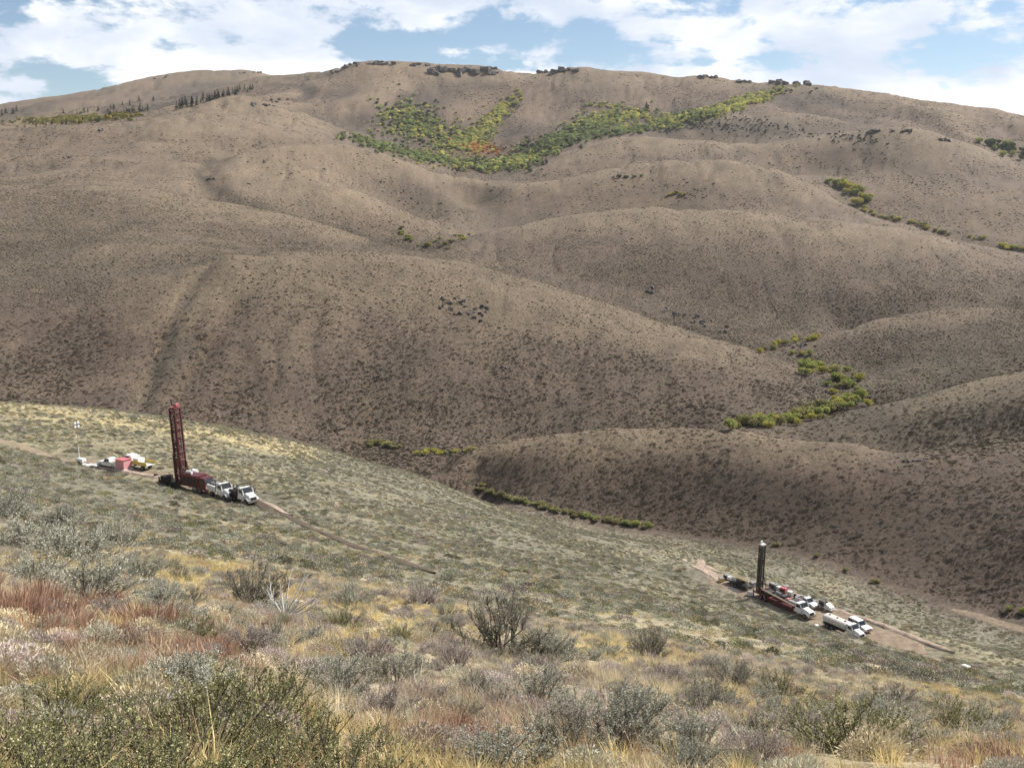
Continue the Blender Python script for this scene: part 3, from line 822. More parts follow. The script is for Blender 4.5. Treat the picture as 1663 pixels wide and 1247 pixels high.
# ------------------------------------------------------------------ scattered cover (nobody could count it)
def proto_collection(name, meshes):
    c = bpy.data.collections.new(name)
    for k, me in enumerate(meshes):
        o = bpy.data.objects.new('%s_%02d' % (name, k), me); c.objects.link(o)
    return c
def scatter(name, label, x, y, scl, tint, coll, count, sink=0.0, yaw=None, squash=None, z=None, tilt=0.0):
    n = len(x)
    z = ground(x, y) - sink * scl if z is None else z
    me = bpy.data.meshes.new(name)
    me.vertices.add(n); me.vertices.foreach_set('co', np.stack([x, y, z], 1).astype(np.float32).ravel())
    def attr(nm, ty, data, key):
        a = me.attributes.new(nm, ty, 'POINT'); a.data.foreach_set(key, np.ascontiguousarray(data, np.float32 if ty != 'INT' else np.int32).ravel())
    rot = np.zeros((n, 3)); rot[:, 2] = rng.uniform(0, 6.283, n)
    if tilt: rot[:, :2] = rng.normal(0, tilt, (n, 2))
    sv = np.stack([scl * rng.uniform(0.85, 1.2, n), scl * rng.uniform(0.85, 1.2, n), scl * (rng.uniform(0.8, 1.2, n) if squash is None else squash)], 1)
    attr('rot', 'FLOAT_VECTOR', rot, 'vector'); attr('scl', 'FLOAT_VECTOR', sv, 'vector')
    attr('pick', 'INT', rng.integers(0, count, n), 'value')
    rgba = np.ones((n, 4)); rgba[:, :3] = np.clip(tint, 0, 1)
    attr('tint', 'FLOAT_COLOR', rgba, 'color')
    o = link(name, me, kind='stuff', label=label)
    ng = bpy.data.node_groups.new(name + '_nodes', 'GeometryNodeTree')
    ng.interface.new_socket('Geometry', in_out='INPUT', socket_type='NodeSocketGeometry')
    ng.interface.new_socket('Geometry', in_out='OUTPUT', socket_type='NodeSocketGeometry')
    N, L = ng.nodes, ng.links
    gi = N.new('NodeGroupInput'); go = N.new('NodeGroupOutput')
    ip = N.new('GeometryNodeInstanceOnPoints')
    ci = N.new('GeometryNodeCollectionInfo'); ci.inputs['Collection'].default_value = coll
    ci.inputs['Separate Children'].default_value = True; ci.inputs['Reset Children'].default_value = True
    ip.inputs['Pick Instance'].default_value = True
    def named(nm, ty):
        a = N.new('GeometryNodeInputNamedAttribute'); a.data_type = ty; a.inputs['Name'].default_value = nm
        return [s for s in a.outputs if s.enabled and s.name == 'Attribute'][0]
    L.new(gi.outputs[0], ip.inputs['Points']); L.new(ci.outputs[0], ip.inputs['Instance'])
    L.new(named('pick', 'INT'), ip.inputs['Instance Index'])
    L.new(named('rot', 'FLOAT_VECTOR'), ip.inputs['Rotation']); L.new(named('scl', 'FLOAT_VECTOR'), ip.inputs['Scale'])
    L.new(ip.outputs[0], go.inputs[0])
    md = o.modifiers.new('scatter', 'NODES'); md.node_group = ng
    return o
M_TINT = mat_leaf('scattered_foliage', None, 0.12, 'tint', 0.45)
M_TINT_GRASS = mat_leaf('scattered_grass', None, 0.3, 'tint', 0.35)

def sector(n, d0, d1, lim=R(29.5)):
    d0, d1 = float(span(d0)), float(span(d1))
    d = np.sqrt(rng.uniform(d0 * d0, d1 * d1, n)); a = rng.uniform(-lim, lim, n)
    return d * np.sin(a), d * np.cos(a), d
def pick_tint(n, pal, wts, jitter=0.16):
    pal = np.array(pal); k = rng.choice(len(pal), n, p=np.array(wts) / sum(wts))
    return pal[k] * (1 + rng.normal(0, jitter, (n, 1))) 
SG_GREY = (0.34, 0.335, 0.255); SG_DARK = (0.175, 0.17, 0.12); SG_MAUVE = (0.335, 0.285, 0.25); SG_TAN = (0.43, 0.355, 0.225); SG_OLIVE = (0.27, 0.265, 0.145)
SG_BROWN = (0.22, 0.178, 0.135)

far_set = []
for k in range(6):
    me = dome_mesh(k + 1, 26 if k < 4 else 60); me.materials.append(M_TINT); far_set.append(me)
C_FAR = proto_collection('far_bush', far_set)
mid_set = []
for k in range(6):
    v, f = bush_clump_mesh(40 + k, 420, 0.5 + 0.05 * k, 0.11, 0.022); mid_set.append(mesh_from('mid_bush', v, f, [M_TINT]))
C_MID = proto_collection('mid_bush', mid_set)

C_MID2 = proto_collection('hill_bush', [mesh_from('hill_bush', *bush_clump_mesh(60 + k, 120, 0.55 + 0.05 * k, 0.2, 0.055), [M_TINT]) for k in range(6)])
C_CUSH = proto_collection('cushion', [mesh_from('cushion', *bush_clump_mesh(80 + k, 1700, 0.6, 0.065, 0.011), [M_TINT]) for k in range(4)])
# near slope, beyond the bushes that can be told apart
x, y, d = sector(105000, 40, 285)
_px = project(x, y, ground(x, y))[0]
keep = visible(x, y) & off_bare(x, y) & (d < span(foot(_px) - 2))
dens = fbm(x / 14, y / 14, 3); keep &= rng.random(len(x)) < step(dens, 0.25, 0.55) * 0.8 + 0.2
keep &= ~((cover_at(x, y)[:, 0] > 0.43) & (rng.random(len(x)) < 0.8))
x, y, d = x[keep], y[keep], d[keep]
n = len(x)
scatter('sagebrush_cover', 'grey-green sagebrush cover of the near slope round the drill pads', x, y, rng.gamma(5, 0.15, n).clip(0.3, 1.6), pick_tint(n, [SG_GREY, SG_DARK, SG_MAUVE, SG_TAN, SG_OLIVE], [6, 0.9, 2, 2.2, 1.8]) * 0.95, C_MID, 6, 0.02, squash=rng.uniform(0.55, 0.9, n) * 0.9)

# the valley sides
x, y, d = sector(640000, 205, 840)
on_near = d < span(foot(project(x, y, ground(x, y))[0]) + 1)
keep = visible(x, y) & ~on_near & off_bare(x, y)
dens = fbm(x / 30 + 4, y / 30, 4); keep &= rng.random(len(x)) < (step(dens, 0.30, 0.62) * 0.7 + 0.3) * (0.88 - 0.5 * step(crest_at(x, y), 0.0, 1.0) + 0.4 * step(-crest_at(x, y), 0.0, 0.9)) * (1 - step(unspan(d) + (fbm(x / 140 + 5, y / 140, 3) - 0.5) * 300, 540, 840))
x, y, d = x[keep], y[keep], d[keep]; n = len(x)
tint = pick_tint(n, [SG_BROWN, (0.145, 0.125, 0.09), (0.26, 0.21, 0.155), (0.225, 0.20, 0.13)], [4, 2, 2, 3])
near = d < span(400)
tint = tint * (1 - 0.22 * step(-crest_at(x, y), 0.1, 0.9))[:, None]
size = rng.gamma(4, 0.21, n).clip(0.3, 2.0); sq = rng.uniform(0.5, 0.85, n)
scatter('sagebrush_cover', 'dark brown sagebrush cover of the hill faces along the stream', x[near], y[near], size[near] * 0.95, tint[near] * 0.66, C_MID2, 6, 0.05, squash=sq[near])
scatter('sagebrush_cover', 'dark brown sagebrush cover of the hills behind the big hill', x[~near], y[~near], size[~near] * 1.0, tint[~near] * 0.57, C_FAR, 6, 0.05, squash=sq[~near])

# upper slopes
x, y, d = sector(400000, 560, 1900)
keep = visible(x, y)
dens = fbm(x / 60 + 4, y / 60, 4); keep &= rng.random(len(x)) < (step(dens, 0.36, 0.64) * 0.8 + 0.08) * step(unspan(d), 560, 800) * (0.88 - 0.5 * step(crest_at(x, y), 0.0, 1.0) + 0.4 * step(-crest_at(x, y), 0.0, 0.9))
x, y, d = x[keep], y[keep], d[keep]; n = len(x)
tint = pick_tint(n, [(0.22, 0.18, 0.145), (0.17, 0.145, 0.115), (0.26, 0.215, 0.17)], [4, 2, 3])
scatter('brush_cover', 'low brush cover of the upper slopes below the summit ridge', x, y, rng.gamma(4, 0.4, n).clip(0.7, 5) * (0.8 + d / 7000), tint * np.array((0.62, 0.60, 0.56)), C_FAR, 6, 0.08, squash=rng.uniform(0.4, 0.7, n))

# low cushion brush filling in between the foreground bushes
n = 7000
d = (5.0 ** 1.5 + rng.random(n) * (62 ** 1.5 - 5.0 ** 1.5)) ** (1 / 1.5); a = rng.uniform(-R(29), R(29), n)
x = d * np.sin(a); y = d * np.cos(a)
keep = rng.random(n) < step(fbm(x / 5 + 3, y / 5, 3), 0.38, 0.6) * 0.9 + 0.1
x, y = x[keep], y[keep]; n = len(x)
scatter('cushion_brush', 'low lilac-grey cushion brush between the foreground bushes', x, y, rng.gamma(5, 0.075, n).clip(0.15, 0.75), pick_tint(n, [(0.47, 0.40, 0.36), (0.43, 0.41, 0.32), (0.56, 0.48, 0.33), (0.38, 0.31, 0.25)], [2.5, 3, 3.5, 1.2]), C_CUSH, 4, 0.02, squash=rng.uniform(0.6, 1.0, n))

# ------------------------------------------------------------------ bushes of the foreground, each a thing
M_SAGE = mat_leaf('sagebrush_leaves', [(0.24, 0.245, 0.18), (0.41, 0.41, 0.33), (0.58, 0.57, 0.48)], 0.2, vary=0.3)
M_LILAC = mat_leaf('lilac_grey_twig_ends', [(0.28, 0.235, 0.21), (0.44, 0.38, 0.34), (0.58, 0.51, 0.45)], 0.2, vary=0.3)
M_OLIVE = mat_leaf('olive_leaves', [(0.11, 0.12, 0.05), (0.22, 0.225, 0.10), (0.33, 0.32, 0.15), (0.50, 0.47, 0.27)], 0.25, vary=0.3)
M_DARKLEAF = mat_leaf('dull_leaves', [(0.14, 0.14, 0.10), (0.26, 0.25, 0.19), (0.38, 0.36, 0.28)], 0.2, vary=0.3)
M_RUST = mat_leaf('rust_stalks', [(0.28, 0.155, 0.105), (0.42, 0.26, 0.18), (0.50, 0.35, 0.26)], 0.3, vary=0.3)
M_TWIG = mat_plain('grey_bark', (0.19, 0.16, 0.13), 0.9, dirt=0.6, dirt_col=(0.33, 0.30, 0.26), scale=30)
M_TWIGDARK = mat_plain('dark_bark', (0.12, 0.10, 0.085), 0.9, dirt=0.5, dirt_col=(0.17, 0.145, 0.12), scale=30)
M_SILVER = mat_plain('weathered_silver_wood', (0.46, 0.445, 0.42), 0.85, dirt=0.7, dirt_col=(0.24, 0.22, 0.2), scale=25)
KINDS = {}
def kind(name, leaf, bark, seeds, **kw):
    out = []
    for s in seeds:
        (tv, tf), (lv, lf) = shrub_mesh(s, **kw)
        out.append((mesh_from(name + '_stems', tv, tf, [bark]), mesh_from(name + '_foliage', lv, lf, [leaf])))
    KINDS[name] = out
kind('sagebrush', M_SAGE, M_TWIG, (11, 12, 13, 14), stems=44, twigs=13, leaves=14, height=0.62, spread=0.62, leaf_len=0.032, leaf_w=0.0062)
kind('rabbitbrush', M_LILAC, M_TWIG, (21, 22, 23), stems=48, twigs=12, leaves=13, height=0.5, spread=0.62, leaf_len=0.036, leaf_w=0.0042, up=0.9)
kind('bitterbrush', M_OLIVE, M_TWIGDARK, (31, 32, 33), stems=60, twigs=12, leaves=15, height=0.66, spread=0.72, leaf_len=0.024, leaf_w=0.0068, up=0.8, fill=0.25)
kind('dark_sagebrush', M_DARKLEAF, M_TWIGDARK, (41, 42, 43), stems=40, twigs=12, leaves=13, height=0.66, spread=0.62, leaf_len=0.03, leaf_w=0.0058, up=0.7)
def rust_pair(seed):
    v, f = tuft_mesh(seed, 300, 0.46, 0.42, 0.6, 0.0032, True)
    v2, f2 = tuft_mesh(seed + 5, 240, 0.2, 0.34, 0.8, 0.007)
    return (mesh_from('buckwheat_base', v2, f2, [M_TWIG]), mesh_from('buckwheat_stalks', v, f, [M_RUST]))
KINDS['buckwheat'] = [rust_pair(51), rust_pair(57), rust_pair(63)]
PARTS = {'buckwheat': ('base', 'stalks')}
PLACED = []
def plant(kd, x, y, size, label, group=None, height=1.0):
    """size = width in metres"""
    st, fo = KINDS[kd][random.randrange(len(KINDS[kd]))]
    o = link(kd, None, label=label, category='grass clump' if kd == 'buckwheat' else 'shrub')
    o.empty_display_size = 0.2
    if group: o['group'] = group
    o.location = (x, y, gz(x, y) - 0.01)
    n = gnormal(x, y, 0.6)
    o.rotation_euler = (random.gauss(0, 0.04) - n.y * 0.3, random.gauss(0, 0.04) + n.x * 0.3, random.uniform(0, 6.28))
    k = size / 1.3
    o.scale = (k, k * random.uniform(0.88, 1.12), k * height)
    a, b = PARTS.get(kd, ('stems', 'foliage'))
    link(a, st, o); link(b, fo, o)
    PLACED.append((x, y, size))
    return o
def plant_at(kd, px, py, wpx, label, group=None, height=1.0):
    p = sight(px, py); d = math.hypot(p.x, p.y)
    return plant(kd, p.x, p.y, wpx / F_PX * math.hypot(d, p.z), label, group, height)

G_OL = 'olive bitterbrush at the photographer\'s feet'
L_OL = 'leafy olive-green bitterbrush in the dense thicket beside rust-red dry stalks'
for px, py, w in [(40, 1262, 330), (150, 1290, 330), (330, 1215, 330), (420, 1180, 260), (500, 1240, 260), (260, 1300, 330), (430, 1310, 300), (20, 1330, 330), (230, 1165, 170), (560, 1310, 260), (100, 1140, 150)]:
    plant_at('bitterbrush', px, py + 25, w * 0.8, L_OL, G_OL, random.uniform(0.75, 1.0))
G_UL = 'tall sagebrush on the brow'
for px, py, w in [(40, 885, 180), (120, 905, 190), (190, 880, 150), (60, 945, 200), (150, 965, 210), (10, 830, 130), (100, 850, 130), (260, 985, 150), (225, 930, 120), (300, 1000, 100)]:
    plant_at('sagebrush', px, py + 8, w * 0.78, 'tall grey-green sagebrush in the thicket uphill of the rust-red dry stalks', G_UL, random.uniform(0.55, 0.75))
G_RU = 'rust-red dry stalks'
for k in range(30):
    t = random.random(); px = -40 + 430 * t + random.gauss(0, 18); py = 985 + 95 * t + random.gauss(0, 26)
    plant_at('buckwheat', px, py, random.uniform(80, 150), 'clump of rust-red dry stalks between the olive and the grey-green thickets', G_RU, random.uniform(0.6, 1.15))
for px, py, w in [(690, 1185, 130), (640, 1200, 110), (740, 1195, 120), (790, 1205, 110), (720, 1225, 120), (850, 1175, 80), (1240, 1130, 70), (1330, 1205, 90), (1620, 1235, 110), (1650, 1250, 110), (820, 1240, 120), (1270, 1225, 90), (560, 1180, 90)]:
    plant_at('buckwheat', px, py, w, 'low clump of faded rust stalks among lilac-grey rabbitbrush', 'faded rust stalks on the open slope', 0.7)
plant_at('dark_sagebrush', 412, 985, 120, 'dark sagebrush growing against a silvery dead snag')
plant_at('sagebrush', 548, 1138, 150, 'round silvery sagebrush standing alone on bare straw-coloured ground', None, 0.85)
plant_at('dark_sagebrush', 815, 1062, 180, 'broad dark sagebrush behind a bright yellow grass patch', None, 0.95)
plant_at('dark_sagebrush', 1058, 1072, 75, 'small dark twiggy sagebrush at the end of a yellow grass patch', None, 1.2)
plant_at('sagebrush', 1000, 1215, 210, 'wide pale grey sagebrush beside the darkest twiggy bush at the bottom of the slope', None, 0.8)
plant_at('dark_sagebrush', 915, 1222, 140, 'darkest twiggy bush at the bottom of the slope beside a wide pale sagebrush', None, 0.9)
plant_at('bitterbrush', 1372, 1222, 190, 'broad olive bitterbrush far from the olive thicket, among lilac-grey rabbitbrush', None, 0.7)
G_S, G_L, G_D, G_B = 'silver sagebrush on the near slope', 'rabbitbrush on the near slope', 'dull sagebrush on the near slope', 'green bushes on the near slope'
LAB = {'sagebrush': ('silver-grey sagebrush scattered over the straw-coloured near slope', G_S),
       'rabbitbrush': ('low lilac-grey rabbitbrush scattered over the straw-coloured near slope', G_L),
       'dark_sagebrush': ('dull dark-stemmed sagebrush scattered over the straw-coloured near slope', G_D),
       'bitterbrush': ('small green bitterbrush scattered singly over the straw-coloured near slope', G_B)}
for kd, px, py, w in [('sagebrush', 570, 985, 75), ('rabbitbrush', 680, 985, 100), ('rabbitbrush', 600, 1085, 130), ('dark_sagebrush', 440, 1052, 80), ('rabbitbrush', 400, 1060, 110),
                      ('sagebrush', 885, 1075, 120), ('dark_sagebrush', 1190, 1118, 85), ('sagebrush', 1172, 1092, 60), ('bitterbrush', 1262, 1140, 80), ('sagebrush', 1130, 1228, 150), ('sagebrush', 870, 1145, 130),
                      ('rabbitbrush', 1085, 1112, 90), ('dark_sagebrush', 1150, 1148, 80), ('sagebrush', 1440, 1195, 130), ('dark_sagebrush', 1450, 1150, 75), ('bitterbrush', 1560, 1200, 110), ('dark_sagebrush', 1300, 1190, 90),
                      ('rabbitbrush', 1230, 1245, 130), ('rabbitbrush', 760, 1235, 130), ('rabbitbrush', 625, 1170, 130), ('rabbitbrush', 690, 1150, 110), ('sagebrush', 640, 1110, 110), ('bitterbrush', 645, 1045, 60), ('dark_sagebrush', 770, 1130, 70), ('rabbitbrush', 740, 1090, 100)]:
    plant_at(kd, px, py, w, *LAB[kd], random.uniform(0.75, 1.0))
MARKS = [(plant_xy, nm) for plant_xy, nm in [((462, 1003), 'the silvery dead snag'), ((548, 1138), 'the lone round silvery sagebrush'), ((815, 1062), 'the broad dark sagebrush'),
         ((1000, 1215), 'the wide pale sagebrush'), ((1372, 1222), 'the broad lone olive bitterbrush'), ((200, 1020), 'the rust-red stalks'), ((420, 1180), 'the olive thicket'), ((110, 900), 'the tall sagebrush thicket'),
         ((560, 880), 'the narrow dirt track'), ((720, 1195), 'the faded rust stalks'), ((1058, 1072), 'the small dark twiggy sagebrush'), ((1250, 1120), 'the water truck'), ((700, 975), 'the lower track end'), ((900, 990), 'the dark mast rig')]]
MARKS = [(sight(*p), nm) for p, nm in MARKS]
ORD = ['closest', 'second closest', 'third closest', 'fourth closest', 'fifth closest', 'sixth closest', 'seventh closest', 'eighth closest', 'ninth closest', 'tenth closest', 'eleventh closest', 'twelfth closest', 'thirteenth closest', 'fourteenth closest', 'fifteenth closest', 'sixteenth closest', 'seventeenth closest', 'eighteenth closest', 'nineteenth closest', 'twentieth closest']
LOOK = {'sagebrush': 'silver-grey sagebrush', 'rabbitbrush': 'low lilac-grey rabbitbrush', 'dark_sagebrush': 'dull dark-stemmed sagebrush', 'bitterbrush': 'single green bitterbrush'}
tries = 0
while len(PLACED) < 460 and tries < 9000:
    tries += 1
    d = random.uniform(6.5 ** 1.7, 56 ** 1.7) ** (1 / 1.7); a = random.uniform(-R(27.5), R(27.5))
    x, y = d * math.sin(a), d * math.cos(a)
    px, py = project(x, y, gz(x, y))
    if py > 1290: continue
    if any(math.hypot(x - p, y - q) < 0.42 * (s + 0.75) for p, q, s in PLACED): continue
    if -60 < px < 560 and py > 1050 and d < 9: continue
    kd = random.choices(['sagebrush', 'rabbitbrush', 'dark_sagebrush', 'bitterbrush'], [4.5, 5, 1.3, 0.8])[0]
    plant(kd, x, y, random.uniform(0.5, 1.15) if kd != 'rabbitbrush' else random.uniform(0.5, 1.1), *LAB[kd], random.uniform(0.55, 0.85))
# every scattered bush is told apart by the landmark it stands closest to
by = {}
for o in scene.objects:
    if o.get('label') in [v[0] for v in LAB.values()]:
        kd = o.name.split('.')[0]; p = o.location
        m = min(range(len(MARKS)), key=lambda i: (MARKS[i][0] - p).length)
        by.setdefault((kd, m), []).append(((MARKS[m][0] - p).length, o))
for (kd, m), lst in by.items():
    for k, (dist, o) in enumerate(sorted(lst, key=lambda t: t[0])):
        if k < len(ORD): o['label'] = '%s %s to %s' % (LOOK[kd], ORD[k], MARKS[m][1])
        else: o['label'] = '%s far from %s' % (LOOK[kd], MARKS[m][1])
# the dead snag
def snag(px, py, wpx):
    p = sight(px, py); d = math.hypot(math.hypot(p.x, p.y), p.z); w = wpx / F_PX * d
    g = np.random.default_rng(5); paths = []
    for k in range(26):
        a = g.uniform(0, 6.28); el = g.uniform(0.2, 1.1)
        tip = np.array([math.cos(a) * math.cos(el), math.sin(a) * math.cos(el), math.sin(el) * 0.8]) * w * 0.55 * g.uniform(0.6, 1.1)
        m = tip * 0.5 + g.normal(0, 0.05, 3)
        paths.append((np.array([[0, 0, -0.05], m, tip]), [0.028, 0.019, 0.006]))
        for t in range(4):
            q = m + (tip - m) * g.random(); e = q + (tip - m) * 0.5 + g.normal(0, 0.10, 3)
            paths.append((np.array([q, e]), [0.009, 0.003]))
    o = link('dead_sagebrush', None, label='silvery-white dead sagebrush snag with bare splayed branches', category='shrub')
    o.location = (p.x, p.y, p.z)
    tv, tf = tubes(paths[::1], 5)
    link('branches', mesh_from('dead_branches', tv, tf, [M_SILVER], True), o)
snag(462, 1003, 150)

# ------------------------------------------------------------------ dry grass between the bushes
tuft_set = [mesh_from('tuft', *tuft_mesh(70 + k, 52, 0.24 + 0.05 * k, 0.14, 0.75, 0.0045), [M_TINT_GRASS]) for k in range(4)]
C_TUFT = proto_collection('tuft', tuft_set)
def grass(n, d0, d1, power, label, smin, smax):
    u = rng.random(n); d = (d0 ** power + u * (d1 ** power - d0 ** power)) ** (1 / power)
    a = rng.uniform(-R(29), R(29), n); x = d * np.sin(a); y = d * np.cos(a)
    z = ground(x, y); px, py = project(x, y, z)
    nz = fbm(x / 3.5, y / 3.5, 3); nz2 = fbm(x / 8 + 7, y / 8, 3)
    keep = (rng.random(n) < step(nz, 0.35, 0.62) * 0.88 + 0.12) & off_bare(x, y, 0.1)
    gold = np.array((0.68, 0.55, 0.28)); straw = np.array((0.66, 0.57, 0.39)); rust = np.array((0.46, 0.30, 0.21)); pale = np.array((0.54, 0.48, 0.42)); grn = np.array((0.34, 0.33, 0.19))
    t = straw[None] * np.ones((n, 1))
    t = np.where((nz2 > 0.56)[:, None], gold, t)
    t = np.where(((nz2 < 0.42) & (rng.random(n) < 0.6))[:, None], pale, t)
    t = np.where((rng.random(n) < 0.12)[:, None], rust, t)
    t = np.where((rng.random(n) < 0.12)[:, None], grn, t)
    rz = np.exp(-(((px - 120) / 300) ** 2 + ((py - 1030) / 60) ** 2)) + 0.8 * np.exp(-(((px - 740) / 150) ** 2 + ((py - 1195) / 45) ** 2)) + 0.6 * np.exp(-(((px - 1630) / 80) ** 2 + ((py - 1220) / 40) ** 2))
    t = np.where((rng.random(n) < rz * 0.7)[:, None], rust * 1.05, t)
    for gx, gy, ra, rb in [(1000, 1060, 75, 22), (640, 985, 60, 30), (300, 960, 60, 25), (230, 1010, 60, 30), (720, 1010, 60, 25), (570, 1060, 60, 22), (620, 1020, 60, 25)]:
        w = np.exp(-(((px - gx) / ra) ** 2 + ((py - gy) / rb) ** 2)); t = np.where((rng.random(n) < w * 0.9)[:, None], gold * 1.12, t)
    t = t * (1 + rng.normal(0, 0.12, (n, 1)))
    s = rng.uniform(smin, smax, n)
    return scatter('dry_grass', label, x[keep], y[keep], s[keep], t[keep], C_TUFT, 4, 0.0, tilt=0.12)
grass(26000, 4.4, 58, 1.5, 'dry golden and straw-coloured grass between the foreground bushes', 0.45, 1.0)
grass(26000, 56, 330, 1.5, 'dry grass over the near slope round the drill pads', 0.6, 1.1)

# ------------------------------------------------------------------ creek willows, aspens, conifers
def crown_mesh(seed, mat, lobes=6, per=130, w=1.0, h=0.75, leaf=0.085):
    """unit crown (width 1): lobes of small leaf sprays with gaps between them"""
    g = np.random.default_rng(seed); V = []
    for k in range(lobes):
        a = g.uniform(0, 6.28); r = 0.30 * math.sqrt(g.random())
        c = np.array([r * math.cos(a), r * math.sin(a), h * g.uniform(0.35, 0.72)])
        rad = g.uniform(0.17, 0.27)
        d = g.normal(size=(per, 3)); d /= np.linalg.norm(d, axis=1, keepdims=True)
        p = c + d * (rad * g.uniform(0.45, 1.0, (per, 1)) ** 0.5) * np.array([1, 1, 0.95 * h / 0.75])
        V.append(p)
    p = np.concatenate(V); p[:, 2] = np.maximum(p[:, 2], 0.02)
    dr = g.normal(size=p.shape); dr /= np.linalg.norm(dr, axis=1, keepdims=True)
    side = np.cross(dr, g.normal(size=p.shape)); side /= np.linalg.norm(side, axis=1, keepdims=True)
    L_ = leaf * g.uniform(0.7, 1.4, (len(p), 1))
    v = np.stack([p - dr * L_ * .5, p + side * L_ * .4, p + dr * L_ * .5, p - side * L_ * .4], 1).reshape(-1, 3)
    return mesh_from('crown', v, np.arange(4 * len(p)).reshape(-1, 4), [mat])
def stem_mesh(seed, mat, n=5, h=0.5):
    g = np.random.default_rng(seed); paths = []
    for k in range(n):
        a = g.uniform(0, 6.28); t = np.array([0.25 * math.cos(a), 0.25 * math.sin(a), h * g.uniform(0.8, 1.1)])
        paths.append((np.array([[0, 0, -0.06], t * 0.45 + np.array([0, 0, 0.05]), t]), [0.026, 0.018, 0.008]))
    v, f = tubes(paths, 5); return mesh_from('trunk', v, f, [mat], True)
M_WGREEN = mat_leaf('willow_green', [(0.18, 0.21, 0.07), (0.33, 0.36, 0.11), (0.46, 0.47, 0.16)], 0.3)
M_WYELL = mat_leaf('willow_yellow', [(0.27, 0.265, 0.07), (0.46, 0.42, 0.11), (0.58, 0.51, 0.15)], 0.3)
M_WOLIVE = mat_leaf('willow_olive', [(0.17, 0.16, 0.075), (0.29, 0.27, 0.12), (0.39, 0.355, 0.17)], 0.3)
M_WDARK = mat_leaf('aspen_dark_green', [(0.045, 0.065, 0.03), (0.09, 0.12, 0.05), (0.13, 0.16, 0.06)], 0.2)
M_BARK = mat_plain('willow_bark', (0.20, 0.17, 0.13), 0.9, dirt=0.5, dirt_col=(0.1, 0.08, 0.06), scale=12)
TREES = {}
for nm, mt in (('green', M_WGREEN), ('yellow', M_WYELL), ('olive', M_WOLIVE), ('dark', M_WDARK)):
    TREES[nm] = [(stem_mesh(90 + k, M_BARK), crown_mesh(100 + k + len(nm), mt, 7, 120)) for k in range(3)]
def tree(kindname, hue, p, width, height, label, group, cat='tree'):
    st, cr = random.choice(TREES[hue])
    o = link(kindname, None, label=label, category=cat, group=group)
    o.location = (p.x, p.y, p.z - 0.05); o.rotation_euler = (0, 0, random.uniform(0, 6.28)); o.scale = (width, width * random.uniform(0.85, 1.15), height / 0.95)
    link('trunk', st, o); link('crown', cr, o)
def along(line, n, spread, fn, lo=150, bias=None):
    seg = [math.dist(a, b) for a, b in zip(line[:-1], line[1:])]; tot = sum(seg)
    for k in range(n):
        t = (k + random.random()) / n * tot; i = 0
        while i < len(seg) - 1 and t > seg[i]: t -= seg[i]; i += 1
        f = min(1, t / seg[i]); a, b = line[i], line[i + 1]
        px = a[0] + (b[0] - a[0]) * f; py = a[1] + (b[1] - a[1]) * f
        sp = spread if not callable(spread) else spread(k / n)
        px += random.gauss(0, sp); py += random.gauss(0, sp * 0.35)
        fn(sight(px, py, lo), k / n)
def willow(hues, w0, w1, label, group, hk=0.75, name='willow'):
    def fn(p, t):
        w = random.uniform(w0, w1) * 1.5; tree(name, random.choice(hues), p, w, w * hk * random.uniform(0.85, 1.2), label, group)
    return fn
along([(1195, 694), (1250, 688), (1300, 678), (1345, 668), (1382, 652), (1380, 625), (1350, 608), (1300, 592)], 110, lambda t: 15 if 0.2 < t < 0.85 else 9, willow(['green', 'green', 'olive', 'yellow'], 3.6, 6.4, 'green willow in the thicket filling the creek bend at the foot of the big hill', 'willows of the creek bend'), 300)
along([(1232, 572), (1250, 566), (1290, 555), (1335, 549)], 16, 5, willow(['yellow', 'olive', 'yellow'], 3.2, 5.2, 'yellowing willow in the short row upstream of the creek bend', 'willows upstream of the creek bend'), 400)
along([(1285, 575), (1320, 578)], 4, 5, willow(['green', 'yellow'], 3, 4.2, 'bright green willow standing apart from the rows above the creek bend', 'willows above the creek bend'), 400)
along([(775, 792), (830, 812), (900, 828), (960, 842), (1050, 858)], 46, 4, willow(['olive', 'olive', 'green'], 2.2, 3.6, 'low olive willow in the long line along the foot of the near slope', 'willows along the foot of the near slope', 0.55), 255)
along([(596, 722), (640, 727)], 12, 5, willow(['olive', 'olive', 'yellow'], 2.6, 4.0, 'olive willow in the small clump hidden behind the near slope\'s edge', 'willow clump behind the near slope', 0.6), 262)
along([(672, 738), (720, 736), (775, 731)], 18, 4, willow(['yellow', 'yellow', 'olive'], 2.2, 3.6, 'yellow-green willow in the row at the tip of the low spur', 'willows at the tip of the low spur', 0.55), 262)
along([(1255, 886), (1330, 908), (1430, 950)], 4, 4, willow(['olive'], 2.0, 2.8, 'lone olive bush in the valley bottom beyond the dark mast rig', 'lone bushes in the valley bottom', 0.6, 'creek_bush'), 215)
along([(1640, 990), (1663, 998)], 3, 5, willow(['green'], 2.4, 3.2, 'green bush beside the pale dirt road on the valley floor', 'bushes beside the valley road', 0.6, 'creek_bush'), 200)
along([(648, 368), (668, 388), (700, 400), (735, 390), (768, 384)], 26, 9, willow(['olive', 'yellow', 'green'], 3.5, 6.5, 'yellow-green bush in the hollow behind the crest of the big hill', 'bushes in the hollow behind the big hill', 0.5), 560)
along([(1348, 302), (1372, 305), (1395, 318), (1405, 340)], 20, 9, willow(['green', 'green', 'yellow'], 8, 12, 'tall bright green aspen at the head of the draw on the far right-hand slope', 'aspens at the head of the draw', 0.8, 'aspen_tree'), 800)
along([(1398, 342), (1440, 356), (1490, 366), (1540, 382)], 24, 4, willow(['yellow', 'olive'], 5, 8, 'yellowing low aspen strung down the draw below the tall green ones', 'aspens strung down the draw', 0.6, 'aspen_tree'), 700)
